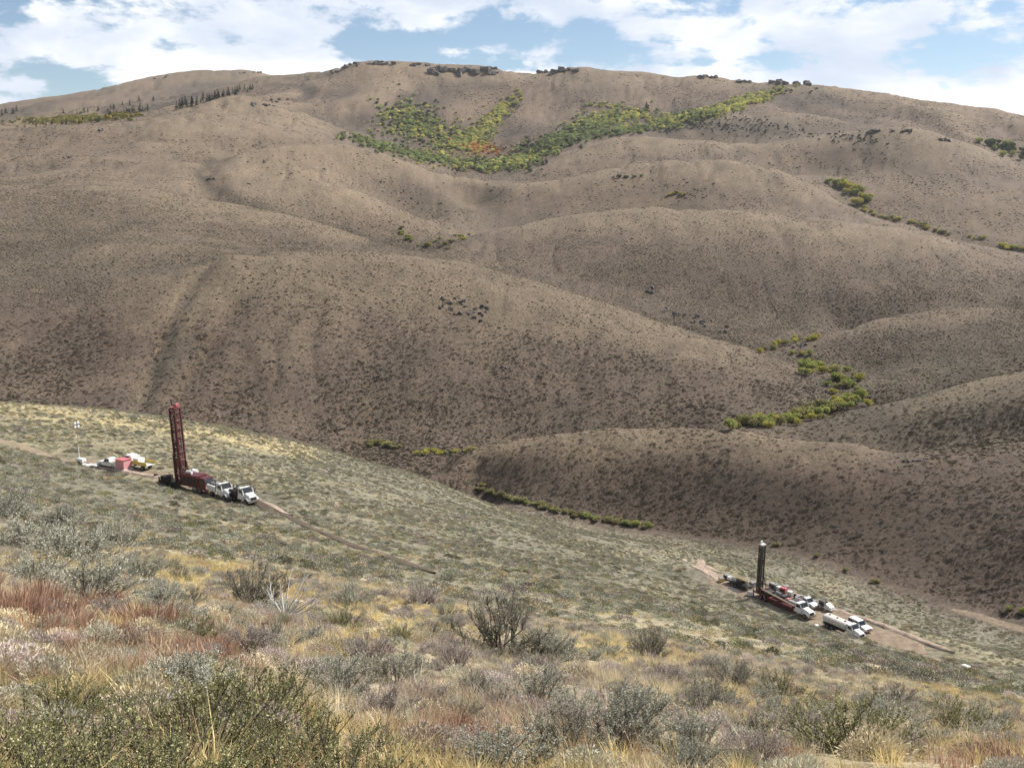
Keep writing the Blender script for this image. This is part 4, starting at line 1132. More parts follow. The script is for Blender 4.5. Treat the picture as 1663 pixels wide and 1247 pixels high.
along([(1575, 388), (1600, 386)], 5, 4, willow(['yellow', 'olive'], 4, 6, 'small golden aspen in the gap between two green groups', 'golden aspens lower down the draw', 0.6, 'aspen_tree'), 700)
along([(1625, 400), (1663, 406)], 9, 5, willow(['green', 'yellow'], 5, 8, 'green aspen in the group lowest down the draw', 'aspens lowest down the draw', 0.6, 'aspen_tree'), 700)
along([(1600, 232), (1640, 245), (1680, 262)], 26, 8, willow(['dark', 'dark', 'green'], 8, 13, 'dark green aspen in the shady hollow behind the brown side ridge', 'aspens behind the side ridge', 0.9, 'aspen_tree'), 1150)
along([(1085, 318), (1115, 314)], 6, 6, willow(['yellow', 'olive'], 4, 6, 'yellow bush in the shallow scoop on the middle hill', 'bushes in the scoop on the middle hill', 0.5, 'hill_bush'), 700)

# groves in the bowl: too far and too many to count
M_TINTG = mat_leaf('grove_foliage', None, 0.25, 'tint', 0.35)
grove_set = [crown_mesh(130 + k, M_TINTG, 5, 46, leaf=0.16) for k in range(4)]
C_GROVE = proto_collection('grove_tree', grove_set)
def grove(blobs, label, name='aspen_grove', dens=2.6):
    X, Y, T, S = [], [], [], []
    for px, py, rx, ry, rot, n, pal, s in blobs:
        for k in range(int(n * dens)):
            u, v = random.gauss(0, 0.5), random.gauss(0, 0.5)
            p = sight(px + u * rx * math.cos(rot) - v * ry * math.sin(rot), py + u * rx * math.sin(rot) + v * ry * math.cos(rot), 900)
            X.append(p.x); Y.append(p.y); c = random.choice(pal); j = random.uniform(0.75, 1.25); T.append([q * j for q in c]); S.append(random.uniform(0.6, 1.4) * s * 1.35)
    scatter(name, label, np.array(X), np.array(Y), np.array(S), np.array(T), C_GROVE, 4, 0.03)
GRN, YEL, DGR, ORG = (0.38, 0.42, 0.17), (0.60, 0.56, 0.20), (0.28, 0.32, 0.15), (0.62, 0.31, 0.13)
GRY = (0.15, 0.155, 0.09)
grove([(675, 200, 60, 32, 0.2, 200, [GRN, GRN, GRY, YEL], 6.5), (800, 195, 62, 14, -0.75, 110, [YEL, GRN, YEL], 6.5), (745, 232, 60, 18, -0.35, 120, [GRN, YEL], 6.5),
       (620, 238, 70, 9, 0.25, 70, [DGR, GRN], 6.5), (700, 258, 70, 9, 0.15, 70, [GRN, DGR], 6), (775, 240, 34, 9, 0.1, 75, [ORG, ORG, YEL], 5), (800, 268, 70, 11, 0, 120, [GRN, YEL, DGR, GRY], 6)],
      'green and gold aspen groves with an orange patch in the left half of the bowl')
grove([(920, 225, 85, 16, -0.35, 200, [DGR, GRN, DGR, GRY], 7), (850, 258, 50, 9, -0.3, 70, [GRN, YEL], 6), (985, 195, 70, 14, -0.1, 110, [YEL, GRN], 6.5), (1000, 215, 90, 8, -0.1, 90, [DGR, GRN], 6.5),
       (1110, 192, 80, 9, -0.2, 110, [GRN, YEL, DGR], 6.5), (1200, 170, 75, 10, -0.32, 150, [YEL, YEL, GRN], 6.5), (985, 172, 40, 5, 0.1, 30, [YEL, GRN], 5)],
      'green and gold aspen groves in the right half of the bowl below the summit')
grove([(1150, 205, 110, 14, 0.1, 150, [(0.11, 0.105, 0.075), (0.14, 0.13, 0.09)], 3), (1010, 345, 30, 4, 0, 12, [GRY], 4), (1270, 208, 120, 12, 0.2, 120, [(0.11, 0.105, 0.075), (0.14, 0.13, 0.095)], 3),  # dark scrub added on this ridge in place of a cloud's shadow
       (860, 240, 70, 8, 0, 60, [(0.10, 0.095, 0.07)], 5), (1400, 225, 60, 8, 0.2, 40, [(0.11, 0.105, 0.08)], 3)],
      'dark scrub standing in for cloud shade on the shoulder between the bowl and the side ridge', 'cloud_shade_scrub', 0.9)
grove([(120, 195, 90, 6, -0.05, 130, [(0.34, 0.285, 0.08), (0.22, 0.215, 0.07), (0.3, 0.25, 0.07)], 6)], 'yellow aspen scrub in the far hollow behind the left-hand hill', 'aspen_grove')

M_CONIFER = mat_leaf('conifer_needles', [(0.018, 0.030, 0.016), (0.035, 0.055, 0.028), (0.055, 0.075, 0.035)], 0.1)
M_CTRUNK = mat_plain('conifer_bark', (0.11, 0.08, 0.06), 0.9, dirt=0.4, dirt_col=(0.06, 0.045, 0.035), scale=8)
def conifer_meshes(seed):
    g = np.random.default_rng(seed); n = 190
    t = g.random(n) ** 0.8; a = g.uniform(0, 6.28, n); r = 0.24 * (1 - t) * g.uniform(0.3, 1.0, n) + 0.01
    p = np.stack([r * np.cos(a), r * np.sin(a), 0.08 + 0.9 * t], 1)
    d = np.stack([np.cos(a), np.sin(a), -0.35 + 0.5 * t], 1)
    v, f = None, None
    side = np.stack([-np.sin(a), np.cos(a), np.zeros(n)], 1)
    L_ = (0.10 + 0.10 * (1 - t))[:, None]
    v = np.stack([p - d * L_ * .3, p + side * L_ * .45, p + d * L_ * .8, p - side * L_ * .45], 1).reshape(-1, 3)
    tv, tf = tubes([(np.array([[0, 0, -0.05], [0, 0, 0.5], [0, 0, 0.98]]), [0.022, 0.014, 0.003])], 6)
    return mesh_from('conifer_trunk', tv, tf, [M_CTRUNK]), mesh_from('conifer_crown', v, np.arange(4 * n).reshape(-1, 4), [M_CONIFER])
CONI = [conifer_meshes(200 + k) for k in range(3)]
def conifer(label, group, h0, h1):
    def fn(p, t):
        st, cr = random.choice(CONI); h = random.uniform(h0, h1) * 1.45
        o = link('conifer_tree', None, label=label, category='tree', group=group)
        o.location = (p.x, p.y, p.z - 0.2); o.rotation_euler = (0, 0, random.uniform(0, 6.28)); o.scale = (h * random.uniform(.9, 1.3), h * random.uniform(.9, 1.3), h)
        link('trunk', st, o); link('crown', cr, o)
    return fn
along([(288, 178), (330, 166), (370, 155), (412, 144)], 40, 4, conifer('dark conifer in the line climbing the skyline shoulder of the left-hand hill', 'conifers on the left-hand shoulder', 6, 11), 1000)
along([(170, 193), (200, 186), (240, 178)], 30, 6, conifer('dark conifer in the stand above the yellow scrub of the far hollow', 'conifers in the far hollow', 7, 12), 1250)
along([(110, 186), (180, 178), (260, 160)], 14, 6, conifer('scattered dark conifer higher on the far left ridge', 'conifers on the far left ridge', 7, 11), 1300)
along([(40, 207), (140, 203)], 8, 3, conifer('small conifer at the near edge of the yellow scrub', 'conifers before the yellow scrub', 6, 9), 1200)
along([(0, 188), (30, 183)], 6, 3, conifer('conifer on the lowest end of the far skyline', 'conifers on the far skyline', 9, 13), 1800)
along([(985, 198), (1003, 192)], 3, 3, conifer('dark conifer among the golden aspens of the bowl', 'conifers among golden aspens', 10, 13), 1200)
along([(1038, 184), (1056, 176)], 4, 3, conifer('dark conifer on the bare slope above the bowl\'s aspens', 'conifers above the aspens', 9, 12), 1200)
along([(1095, 196), (1165, 188)], 9, 3, conifer('dark conifer in the row between the green and the gold aspens', 'conifers in the aspen row', 8, 11), 1200)
along([(880, 268), (884, 266)], 2, 2, conifer('dark conifer at the mouth of the bowl beside the rounded hill', 'conifers at the mouth of the bowl', 9, 12), 1000)

# ------------------------------------------------------------------ rock outcrops
def rock_mat(name, a, b):
    m, N, L, bs = new_mat(name); bs.inputs['Roughness'].default_value = 0.95
    tc = N.new('ShaderNodeTexCoord'); n = N.new('ShaderNodeTexNoise'); n.inputs['Scale'].default_value = 1.4; n.inputs['Detail'].default_value = 8
    L.new(tc.outputs['Object'], n.inputs['Vector'])
    r = N.new('ShaderNodeValToRGB'); r.color_ramp.elements[0].color = (*a, 1); r.color_ramp.elements[1].color = (*b, 1)
    r.color_ramp.elements[0].position = .35; r.color_ramp.elements[1].position = .65
    L.new(n.outputs['Fac'], r.inputs[0]); L.new(r.outputs[0], bs.inputs['Base Color'])
    bp = N.new('ShaderNodeBump'); bp.inputs['Distance'].default_value = 0.3; L.new(n.outputs['Fac'], bp.inputs['Height']); L.new(bp.outputs[0], bs.inputs['Normal'])
    return m
M_RIM = rock_mat('rimrock', (0.06, 0.05, 0.045), (0.17, 0.14, 0.12))
M_ROCK = rock_mat('dark_rock', (0.05, 0.042, 0.038), (0.13, 0.108, 0.095))
def boulder_mesh(seed, mat):
    g = random.Random(seed); bm = bmesh.new()
    for k in range(18):
        v = Vector((g.uniform(-1, 1), g.uniform(-1, 1), g.uniform(-1, 1)))
        m = max(abs(v.x), abs(v.y), abs(v.z)); v = v / m * g.uniform(0.75, 1.0) if g.random() < 0.8 else v
        bm.verts.new(v * 0.5)
    bmesh.ops.convex_hull(bm, input=bm.verts)
    for v in [v for v in bm.verts if not v.link_faces]: bm.verts.remove(v)
    me = bpy.data.meshes.new('boulder'); bm.to_mesh(me); bm.free(); me.materials.append(mat); return me
BLD = {M_RIM.name: [boulder_mesh(k, M_RIM) for k in range(6)], M_ROCK.name: [boulder_mesh(k + 20, M_ROCK) for k in range(6)]}
def outcrop(px, py, wpx, hpx, n, label, mat=M_RIM, rot=0.0, lo=300, smin=0.5, smax=1.0, size=None, group=None, tall=1.0):
    c = sight(px, py, lo); d = math.hypot(c.x, c.y)
    o = link('rock_outcrop', None, label=label, category='rocks'); o.location = c
    if group: o['group'] = group
    size = size * 1.6 if size else None
    s0 = size or (wpx / F_PX * d / max(2.0, n * 0.55))
    for k in range(n):
        u = random.uniform(-0.5, 0.5); v = random.uniform(-0.5, 0.5)
        p = sight(px + u * wpx * math.cos(rot) - v * hpx * math.sin(rot), py + u * wpx * math.sin(rot) + v * hpx * math.cos(rot), lo)
        if abs(math.hypot(p.x, p.y) - d) > 0.12 * d: continue
        b = link('boulder', random.choice(BLD[mat.name]), o)
        s = s0 * random.uniform(smin, smax)
        b.location = p - c + Vector((0, 0, s * 0.10 * tall)); b.scale = (s * random.uniform(1, 1.7), s * random.uniform(0.8, 1.3), s * random.uniform(0.7, 1.2) * tall)
        b.rotation_euler = (random.gauss(0, 0.12), random.gauss(0, 0.12), random.uniform(0, 6.28))
outcrop(752, 119, 105, 10, 26, 'long pale-streaked rimrock cliff left of the bowl\'s golden aspen gully', size=13, tall=1.1)
outcrop(905, 117, 76, 5, 15, 'level dark rimrock ledge above the bare spur of the bowl', size=12)
outcrop(625, 104, 54, 3, 9, 'rimrock cap on the highest summit knob', size=10)
outcrop(560, 112, 46, 4, 8, 'sloping rimrock on the shoulder of the highest summit knob', size=10, rot=-0.35)
outcrop(680, 107, 30, 3, 5, 'short rimrock step between the summit knob and the long cliff', size=9)
outcrop(1148, 127, 36, 3, 8, 'small domed rimrock on the summit skyline past the level ledge', size=10)
outcrop(1205, 135, 26, 3, 5, 'low broken rimrock between the dome and the crags', size=9)
outcrop(1285, 137, 68, 5, 16, 'jagged rimrock crags where the summit ridge starts to fall', size=10, tall=1.3)
outcrop(1300, 150, 60, 10, 8, 'scattered blocks below the jagged rimrock crags', size=5)
outcrop(405, 119, 46, 2, 7, 'thin rimrock edge on the far left summit', size=6)
outcrop(262, 127, 30, 4, 4, 'broken rimrock on the shoulder of the far left summit', size=6, rot=-0.3)
outcrop(450, 165, 50, 6, 7, 'small ledge where the left-hand shoulder meets the summit ridge', size=5)
outcrop(425, 172, 50, 4, 7, 'thin ledge on top of the left-hand shoulder', size=4.5)
outcrop(1440, 216, 110, 5, 12, 'dark rocks along the top of the brown side ridge', M_ROCK, size=6)
outcrop(1535, 228, 26, 5, 5, 'dark rocks at the falling end of the brown side ridge', M_ROCK, size=6, rot=0.3)
outcrop(752, 502, 76, 26, 24, 'cluster of dark rocks on the face of the big hill', M_ROCK, size=1.7, rot=0.25)
outcrop(455, 590, 60, 14, 7, 'few dark rocks low on the face of the big hill', M_ROCK, size=1.1)
outcrop(818, 600, 14, 10, 5, 'tight knot of dark rocks low on the big hill', M_ROCK, size=1.3)
outcrop(1056, 468, 12, 18, 7, 'dark stub of rock standing on the slope behind the big hill', M_ROCK, size=2.6, tall=1.4)
outcrop(1130, 520, 110, 14, 26, 'dark broken scree behind the falling crest of the big hill', M_ROCK, size=2.2, rot=0.33, lo=460)
outcrop(1485, 772, 44, 12, 8, 'grey rocks on the face of the low spur', M_ROCK, size=1.3)
outcrop(1300, 563, 50, 6, 9, 'dark rocks among the willows upstream of the creek bend', M_ROCK, size=1.8, lo=420)
outcrop(340, 290, 26, 8, 4, 'dark rocks at the elbow of the upper left gully', M_ROCK, size=2.5, rot=0.6)
outcrop(165, 213, 16, 3, 3, 'isolated dark rocks near the yellow scrub on the left-hand hill', M_ROCK, size=3.5)
outcrop(110, 258, 14, 4, 3, 'isolated rocks high on the left-hand hill', M_ROCK, size=3.0)
outcrop(426, 264, 8, 3, 2, 'pair of rocks on the crest of the rounded hill', M_ROCK, size=2.6)

# ------------------------------------------------------------------ machinery
M_WHITE = mat_plain('white_paint', (0.80, 0.80, 0.78), 0.35, dirt=0.55, dirt_col=(0.50, 0.43, 0.35), coat=0.3)
M_CREAM = mat_plain('cream_tank_paint', (0.66, 0.60, 0.54), 0.45, dirt=0.5, dirt_col=(0.42, 0.33, 0.27))
M_MAROON = mat_plain('maroon_paint', (0.085, 0.009, 0.015), 0.45, dirt=0.5, dirt_col=(0.16, 0.09, 0.07))
M_REDP = mat_plain('faded_red_paint', (0.50, 0.11, 0.13), 0.5, dirt=0.6, dirt_col=(0.52, 0.33, 0.30))
M_PINK = mat_plain('sun_bleached_red_canvas', (0.62, 0.27, 0.28), 0.85, dirt=0.6, dirt_col=(0.66, 0.45, 0.43))
M_RED = mat_plain('red_plastic', (0.55, 0.05, 0.04), 0.45, dirt=0.3)
M_BLACK = mat_plain('black_grease_steel', (0.022, 0.02, 0.02), 0.6, dirt=0.35, dirt_col=(0.11, 0.08, 0.065))
M_DSTEEL = mat_plain('dark_mast_steel', (0.055, 0.048, 0.042), 0.55, dirt=0.5, dirt_col=(0.15, 0.115, 0.09))
M_STEEL = mat_plain('worn_steel', (0.36, 0.34, 0.32), 0.4, 0.6, dirt=0.6, dirt_col=(0.24, 0.15, 0.10))
M_RODS = mat_plain('tan_drill_rod_steel', (0.40, 0.29, 0.18), 0.5, 0.3, dirt=0.6, dirt_col=(0.25, 0.15, 0.09))
M_TYRE = mat_plain('tyre_rubber', (0.02, 0.02, 0.02), 0.85, dirt=0.5, dirt_col=(0.12, 0.095, 0.075))
M_GLASS = mat_plain('dark_glass', (0.015, 0.02, 0.028), 0.08, dirt=0.12, dirt_col=(0.2, 0.17, 0.14))
M_YELLOW = mat_plain('yellow_paint', (0.68, 0.52, 0.10), 0.5, dirt=0.4)
M_BLUE = mat_plain('blue_plastic', (0.05, 0.19, 0.55), 0.45, dirt=0.2)
M_LAMP = mat_plain('lamp_reflector', (0.82, 0.83, 0.85), 0.2, dirt=0.05)
M_SACK = mat_plain('white_woven_sack', (0.74, 0.72, 0.67), 0.85, dirt=0.5, dirt_col=(0.55, 0.47, 0.38))
M_GREYP = mat_plain('grey_machine_paint', (0.25, 0.26, 0.26), 0.5, dirt=0.5)

class MB:
    """collects boxes, prisms and tubes into one mesh"""
    def __init__(s): s.v = []; s.f = []
    def _add(s, v, f):
        b = len(s.v); s.v += [tuple(p) for p in v]; s.f += [tuple(i + b for i in q) for q in f]; return s
    def box(s, x0, x1, y0, y1, z0, z1, taper=0.0):
        t = taper
        v = [(x0, y0, z0), (x1, y0, z0), (x1, y1, z0), (x0, y1, z0), (x0 + t, y0 + t, z1), (x1 - t, y0 + t, z1), (x1 - t, y1 - t, z1), (x0 + t, y1 - t, z1)]
        return s._add(v, [(3, 2, 1, 0), (4, 5, 6, 7), (0, 1, 5, 4), (1, 2, 6, 5), (2, 3, 7, 6), (3, 0, 4, 7)])
    def prism(s, prof, y0, y1, inset=0.0, top=None):
        """side profile [(x, z)] swept across y; points above top are drawn in by inset"""
        n = len(prof)
        def yy(y, sg, z): return y + (sg * inset if (top is not None and z > top) else 0)
        v = [(x, yy(y0, 1, z), z) for x, z in prof] + [(x, yy(y1, -1, z), z) for x, z in prof]
        f = [tuple(range(n - 1, -1, -1))[::-1], tuple(range(2 * n - 1, n - 1, -1))]
        f += [(i, i + n, (i + 1) % n + n, (i + 1) % n) for i in range(n)]
        return s._add(v, f)
    def tube(s, a, b, r, n=8, r2=None):
        a, b = Vector(a), Vector(b); t = (b - a).normalized()
        u = t.orthogonal().normalized(); w = t.cross(u); r2 = r if r2 is None else r2
        v = [a + (u * math.cos(2 * math.pi * k / n) + w * math.sin(2 * math.pi * k / n)) * r for k in range(n)]
        v += [b + (u * math.cos(2 * math.pi * k / n) + w * math.sin(2 * math.pi * k / n)) * r2 for k in range(n)]
        f = [(k, (k + 1) % n, (k + 1) % n + n, k + n) for k in range(n)] + [tuple(range(n))[::-1], tuple(range(n, 2 * n))]
        return s._add(v, f)
    def build(s, name, mat, parent, bevel=0.0, **props):
        me = bpy.data.meshes.new(name); me.from_pydata(s.v, [], s.f); me.materials.append(mat)
        bm = bmesh.new(); bm.from_mesh(me)
        bmesh.ops.recalc_face_normals(bm, faces=bm.faces)
        if bevel: bmesh.ops.bevel(bm, geom=bm.edges[:], offset=bevel, segments=2, affect='EDGES', clamp_overlap=True)
        bm.to_mesh(me); bm.free()
        return link(name, me, parent, **props)
def thing(name, label, cat, loc, rz=0.0, group=None, pitch=0.0):
    o = link(name, None, label=label, category=cat); o.location = loc; o.rotation_euler = (0, pitch, rz)
    o.empty_display_size = 0.5
    if group: o['group'] = group
    return o
WHEELS = {}
def wheel(parent, x, y, r=0.5, w=0.3, mat=M_STEEL):
    key = (r, w, mat.name)
    if key not in WHEELS:
        m = MB(); n = 20
        prof = [(-w / 2, r * 0.55), (-w / 2, r * 0.92), (-w * 0.32, r), (w * 0.32, r), (w / 2, r * 0.92), (w / 2, r * 0.55)]
        v = [(q * math.cos(a), p, q * math.sin(a)) for a in [2 * math.pi * k / n for k in range(n)] for p, q in prof]
        f = [(k * 6 + i, ((k + 1) % n) * 6 + i, ((k + 1) % n) * 6 + i + 1, k * 6 + i + 1) for k in range(n) for i in range(5)]
        m._add(v, f); t = bpy.data.meshes.new('tyre'); t.from_pydata(m.v, [], m.f); t.materials.append(M_TYRE)
        h = MB(); h.tube((0, -w * 0.42, 0), (0, w * 0.42, 0), r * 0.56, 16); h.tube((0, -w * 0.5, 0), (0, w * 0.5, 0), r * 0.2, 10)
        q = bpy.data.meshes.new('rim'); q.from_pydata(h.v, [], h.f); q.materials.append(mat)
        WHEELS[key] = (t, q)
    t, q = WHEELS[key]
    o = link('wheel', t, parent); o.location = (x, y, r)
    link('rim', q, o)
    return o

def conventional_front(o, xf, cab_mat=M_WHITE, hood_len=1.7, cab_len=1.7, w=2.2, base=0.75, high=2.75, stacks=True, visor=True):
    """bonneted truck front: bumper at xf, hood, cab; returns the x of the cab's back"""
    hw = w / 2; x1 = xf - 0.15; xh = x1 - hood_len; xc = xh - cab_len
    MB().box(xf - 0.22, xf, -hw, hw, 0.45, 0.80).build('bumper', M_STEEL, o, 0.03)
    hd = MB().prism([(xh - 0.05, base), (x1, base), (x1, base + 0.62), (x1 - 0.25, base + 0.84), (xh - 0.05, base + 1.12)], -hw * 0.72, hw * 0.72, 0.10, base + 0.5).build('hood', cab_mat, o, 0.06)
    MB().box(x1 - 0.03, x1 + 0.045, -hw * 0.50, hw * 0.50, base + 0.08, base + 0.60).build('grille', M_BLACK, hd, 0.01)
    for s in (-1, 1):
        y0, y1 = sorted((s * hw * 0.66, s * hw * 1.0))
        MB().prism([(x1 - 1.5, base - 0.02), (x1 - 1.35, base + 0.36), (x1 - 0.95, base + 0.48), (x1 - 0.3, base + 0.42), (x1 - 0.02, base + 0.05), (x1 - 0.25, base + 0.05), (x1 - 0.45, base + 0.30), (x1 - 1.1, base + 0.32), (x1 - 1.32, base - 0.02)], y0, y1).build('fender', cab_mat, o, 0.02)
        MB().tube((x1 - 0.06, s * hw * 0.84, base + 0.2), (x1 + 0.05, s * hw * 0.84, base + 0.2), 0.11, 10).build('headlight', M_LAMP, o)
    zc = base + 1.10
    cab = MB().prism([(xc, base), (xh, base), (xh, zc), (xh - 0.42, high - 0.04), (xh - 0.6, high), (xc + 0.05, high)], -hw, hw, 0.13, zc + 0.05).build('cab', cab_mat, o, 0.05)
    g = MB(); g.prism([(xh + 0.012, zc + 0.06), (xh - 0.38, high - 0.10), (xh - 0.43, high - 0.10), (xh - 0.04, zc + 0.06)], -hw + 0.22, hw - 0.22)
    g.build('windshield', M_GLASS, cab)
    for s in (-1, 1):
        y0, y1 = sorted((s * (hw - 0.09), s * (hw - 0.01)))
        MB().prism([(xc + 0.35, zc), (xh - 0.12, zc), (xh - 0.45, high - 0.22), (xc + 0.35, high - 0.22)], y0, y1).build('side_window', M_GLASS, cab)
        MB().box(xh - 0.1, xh + 0.02, s * (hw + 0.16) - 0.06, s * (hw + 0.16) + 0.06, zc - 0.05, zc + 0.42).tube((xh - 0.05, s * hw * 0.98, zc + 0.05), (xh - 0.04, s * (hw + 0.16), zc + 0.08), 0.02, 6).build('mirror', M_BLACK, cab)
        if stacks and s > 0:
            MB().tube((xc - 0.12, s * (hw - 0.15), base), (xc - 0.12, s * (hw - 0.15), high + 0.55), 0.075, 8).build('exhaust_stack', M_STEEL, o)
    if visor: MB().box(xh - 0.62, xh - 0.30, -hw + 0.16, hw - 0.16, high + 0.003, high + 0.06).build('visor', M_BLACK, cab)
    return xc

def lattice(o, name, mat, hx, hy, h, bays, r, r2):
    """four-legged mast from the origin upward, one mesh: chords and lacing"""
    m = MB(); c = [(-hx, -hy), (hx, -hy), (hx, hy), (-hx, hy)]
    for x, y in c: m.box(x - r, x + r, y - r, y + r, 0, h)
    for k in range(bays):
        z0, z1 = h * k / bays, h * (k + 1) / bays
        for i in range(4):
            a, b = c[i], c[(i + 1) % 4]
            if k % 2: a, b = b, a
            m.tube((*a, z0), (*b, z1), r2, 5); m.tube((*a, z1), (*b, z1), r2, 5)
    return m.build(name, mat, o)

# ---- red mast rig
Z1 = PAD1.z + 0.06
def at1(px, py, dz=0.0): return on_level(px, py, Z1) + Vector((0, 0, dz))
A0, A1 = at1(266, 788), at1(341, 801)
hd1 = math.atan2(A1.y - A0.y, A1.x - A0.x); mid1 = (A0 + A1) / 2
LEN1 = (A1 - A0).length
def rig_one():
    L = LEN1; h = L / 2; xm = -h + 0.42 * L
    o = thing('drill_rig_truck', 'maroon drill rig with tall red-brown lattice mast, black deck and boxy engine housing', 'drill rig', mid1, hd1)
    m = MB()
    for s in (-0.42, 0.42): m.box(-h + 0.2, h - 0.3, s - 0.07, s + 0.07, 0.78, 1.02)
    for x in (-h + 0.6, -h / 2, 0, h / 2): m.box(x - 0.08, x + 0.08, -0.40, 0.40, 0.80, 1.0)
    m.build('frame', M_BLACK, o)
    for s in (-0.95, 0.95): wheel(o, h - 1.3, s)
    for x in (-h + 1.5, -h + 2.7):
        for s in (-0.92, 0.92): wheel(o, x, s, 0.5, 0.5)
    # rear drilling deck
    MB().box(-h, xm + 0.9, -1.25, 1.25, 1.04, 1.22).build('drill_deck', M_BLACK, o, 0.02)
    rl = MB()
    for x in (-h + 0.1, (-h + xm) / 2, xm - 0.9):
        for s in (-1.2, 1.2): rl.tube((x, s, 1.22), (x, s, 2.2), 0.03, 6)
    for z in (1.7, 2.2):
        for s in (-1.2, 1.2): rl.tube((-h + 0.1, s, z), (xm - 0.9, s, z), 0.025, 6)
        rl.tube((-h + 0.1, -1.2, z), (-h + 0.1, 1.2, z), 0.025, 6)
    rl.build('guard_rail', M_BLACK, o)
    MB().box(-h + 0.3, -h + 1.7, -1.0, 0.2, 1.225, 2.0).build('mud_box', M_BLACK, o, 0.04)
    MB().box(-h + 1.9, -h + 2.7, -1.1, -0.3, 1.225, 2.4).build('control_stand', M_BLACK, o, 0.04)
    for x in (-h + 0.35, xm + 0.6):
        for s in (-1.25, 1.25):
            j = MB().tube((x, s, 0.1), (x, s, 1.9), 0.10, 8).box(x - 0.25, x + 0.25, s - 0.25, s + 0.25, 0.0, 0.11)
            j.build('jack', M_MAROON, o)
    # mast, leaning back over the hole
    mast = link('mast', None, o); mast.location = (xm, 0, 1.1); mast.rotation_euler = (0, R(-4.0), 0)
    H = 13.1
    lattice(mast, 'lattice', M_MAROON, 0.60, 0.62, H, 19, 0.125, 0.075)
    MB().box(-0.30, -0.16, -0.2, 0.2, 0.3, H - 1.2).build('feed_channel', M_BLACK, mast)
    MB().tube((0.25, -0.3, 0.4), (0.25, -0.3, H - 2.0), 0.10, 8).build('feed_cylinder', M_MAROON, mast)
    MB().tube((0.25, 0.3, 0.4), (0.25, 0.3, H - 3.0), 0.10, 8).build('feed_cylinder', M_BLACK, mast)
    MB().box(-0.62, 0.62, -0.66, 0.66, H, H + 0.25).prism([(0.05, H + 0.25), (0.75, H + 0.25), (0.85, H + 0.75), (0.5, H + 0.85)], -0.4, 0.4).build('crown_block', M_REDP, mast, 0.03)
    MB().tube((-0.50, 0, H - 0.4), (-0.62, 0, H + 1.5), 0.10, 8, 0.06).box(-0.75, -0.45, -0.2, 0.2, H + 1.2, H + 1.45).build('gin_pole', M_BLACK, mast)
    MB().box(-0.35, 0.35, -0.48, 0.48, 3.1, 4.3).tube((0, 0, 1.0), (0, 0, 3.1), 0.12, 8).build('top_drive', M_REDP, mast, 0.04)
    MB().tube((0.02, 0, 0), (0.02, 0, 8.6), 0.07, 8).build('drill_string', M_STEEL, mast)
    hs = MB()
    for k, (y, zz) in enumerate(((-0.75, 8.8), (-0.6, 8.2), (-0.85, 9.4))):
        pts = [Vector((-0.66 - 0.1 * k, y * 0.3, 2.6)), Vector((-1.02, y * 0.4, 5.0)), Vector((-1.05, y * 0.4, zz)), Vector((-0.55, y * 0.3, zz + 0.9))]
        for a, b in zip(pts[:-1], pts[1:]): hs.tube(a, b, 0.085, 6)
    hs.build('feed_hoses', M_BLACK, mast)
    MB().box(-0.86, -0.70, -0.25, 0.2, 5.6, 7.2).build('hose_guard', M_WHITE, mast)
    cy = MB()
    for s in (-0.7, 0.7): cy.tube((1.3, s, 0.5), (0.5, s * 0.85, 5.2), 0.11, 8, 0.07)
    cy.build('raise_cylinders', M_MAROON, mast)
    for k in range(4): MB().tube((-0.78, -0.42 - 0.15 * k, 0.3), (-0.78, -0.42 - 0.15 * k, 5.8 - 0.3 * k), 0.055, 6).build('racked_rod', M_STEEL if k % 2 else M_BLACK, mast)
    MB().box(-0.90, -0.66, -1.0, 0.2, 0.2, 0.32).build('rod_shoe', M_MAROON, mast)
    cb = MB()
    for y in (-0.2, 0.2): cb.tube((0.7, y, 0.4), (0.66, y, H), 0.02, 5)
    cb.build('winch_cable', M_STEEL, mast)
    # engine housing and cab
    eh = MB().box(xm + 1.0, h - 1.55, -1.2, 1.2, 1.08, 3.0, 0.05).build('engine_housing', M_MAROON, o, 0.05)
    n = 4; w = (h - 1.55 - xm - 1.0 - 0.5) / n
    for k in range(n): MB().box(xm + 1.25 + k * w, xm + 1.25 + k * w + w * 0.75, -1.24, -1.13, 1.4, 2.6).build('louvre_panel', M_BLACK, eh)
    MB().tube((xm + 1.8, 0.5, 2.95), (xm + 1.8, 0.5, 3.8), 0.12, 10).build('exhaust_stack', M_STEEL, eh)
    MB().tube((xm + 1.4, -0.3, 3.28), (xm + 2.6, -0.3, 3.28), 0.28, 14).build('air_receiver', M_WHITE, eh)
    cab = MB().prism([(h - 1.5, 0.75), (h, 0.75), (h, 1.75), (h - 0.2, 2.75), (h - 1.5, 2.8)], -1.15, 1.15, 0.1, 1.8).build('cab', M_MAROON, o, 0.05)
    MB().prism([(h + 0.012, 1.8), (h - 0.17, 2.65), (h - 0.23, 2.65), (h - 0.05, 1.8)], -0.9, 0.9).build('windshield', M_GLASS, cab)
    for s in (-1, 1):
        y0, y1 = sorted((s * 1.04, s * 1.135)); MB().box(h - 1.25, h - 0.35, y0, y1, 1.85, 2.5).build('side_window', M_GLASS, cab)
        MB().tube((h - 0.02, s * 0.85, 1.15), (h + 0.05, s * 0.85, 1.15), 0.12, 10).build('headlight', M_LAMP, cab)
    MB().box(h - 0.02, h + 0.18, -1.15, 1.15, 0.5, 0.78).build('bumper', M_REDP, o, 0.03)
    MB().tube((h - 2.9, -1.0, 0.72), (h - 1.9, -1.0, 0.72), 0.28, 14).build('fuel_tank', M_STEEL, o)
    return o
rig_one()

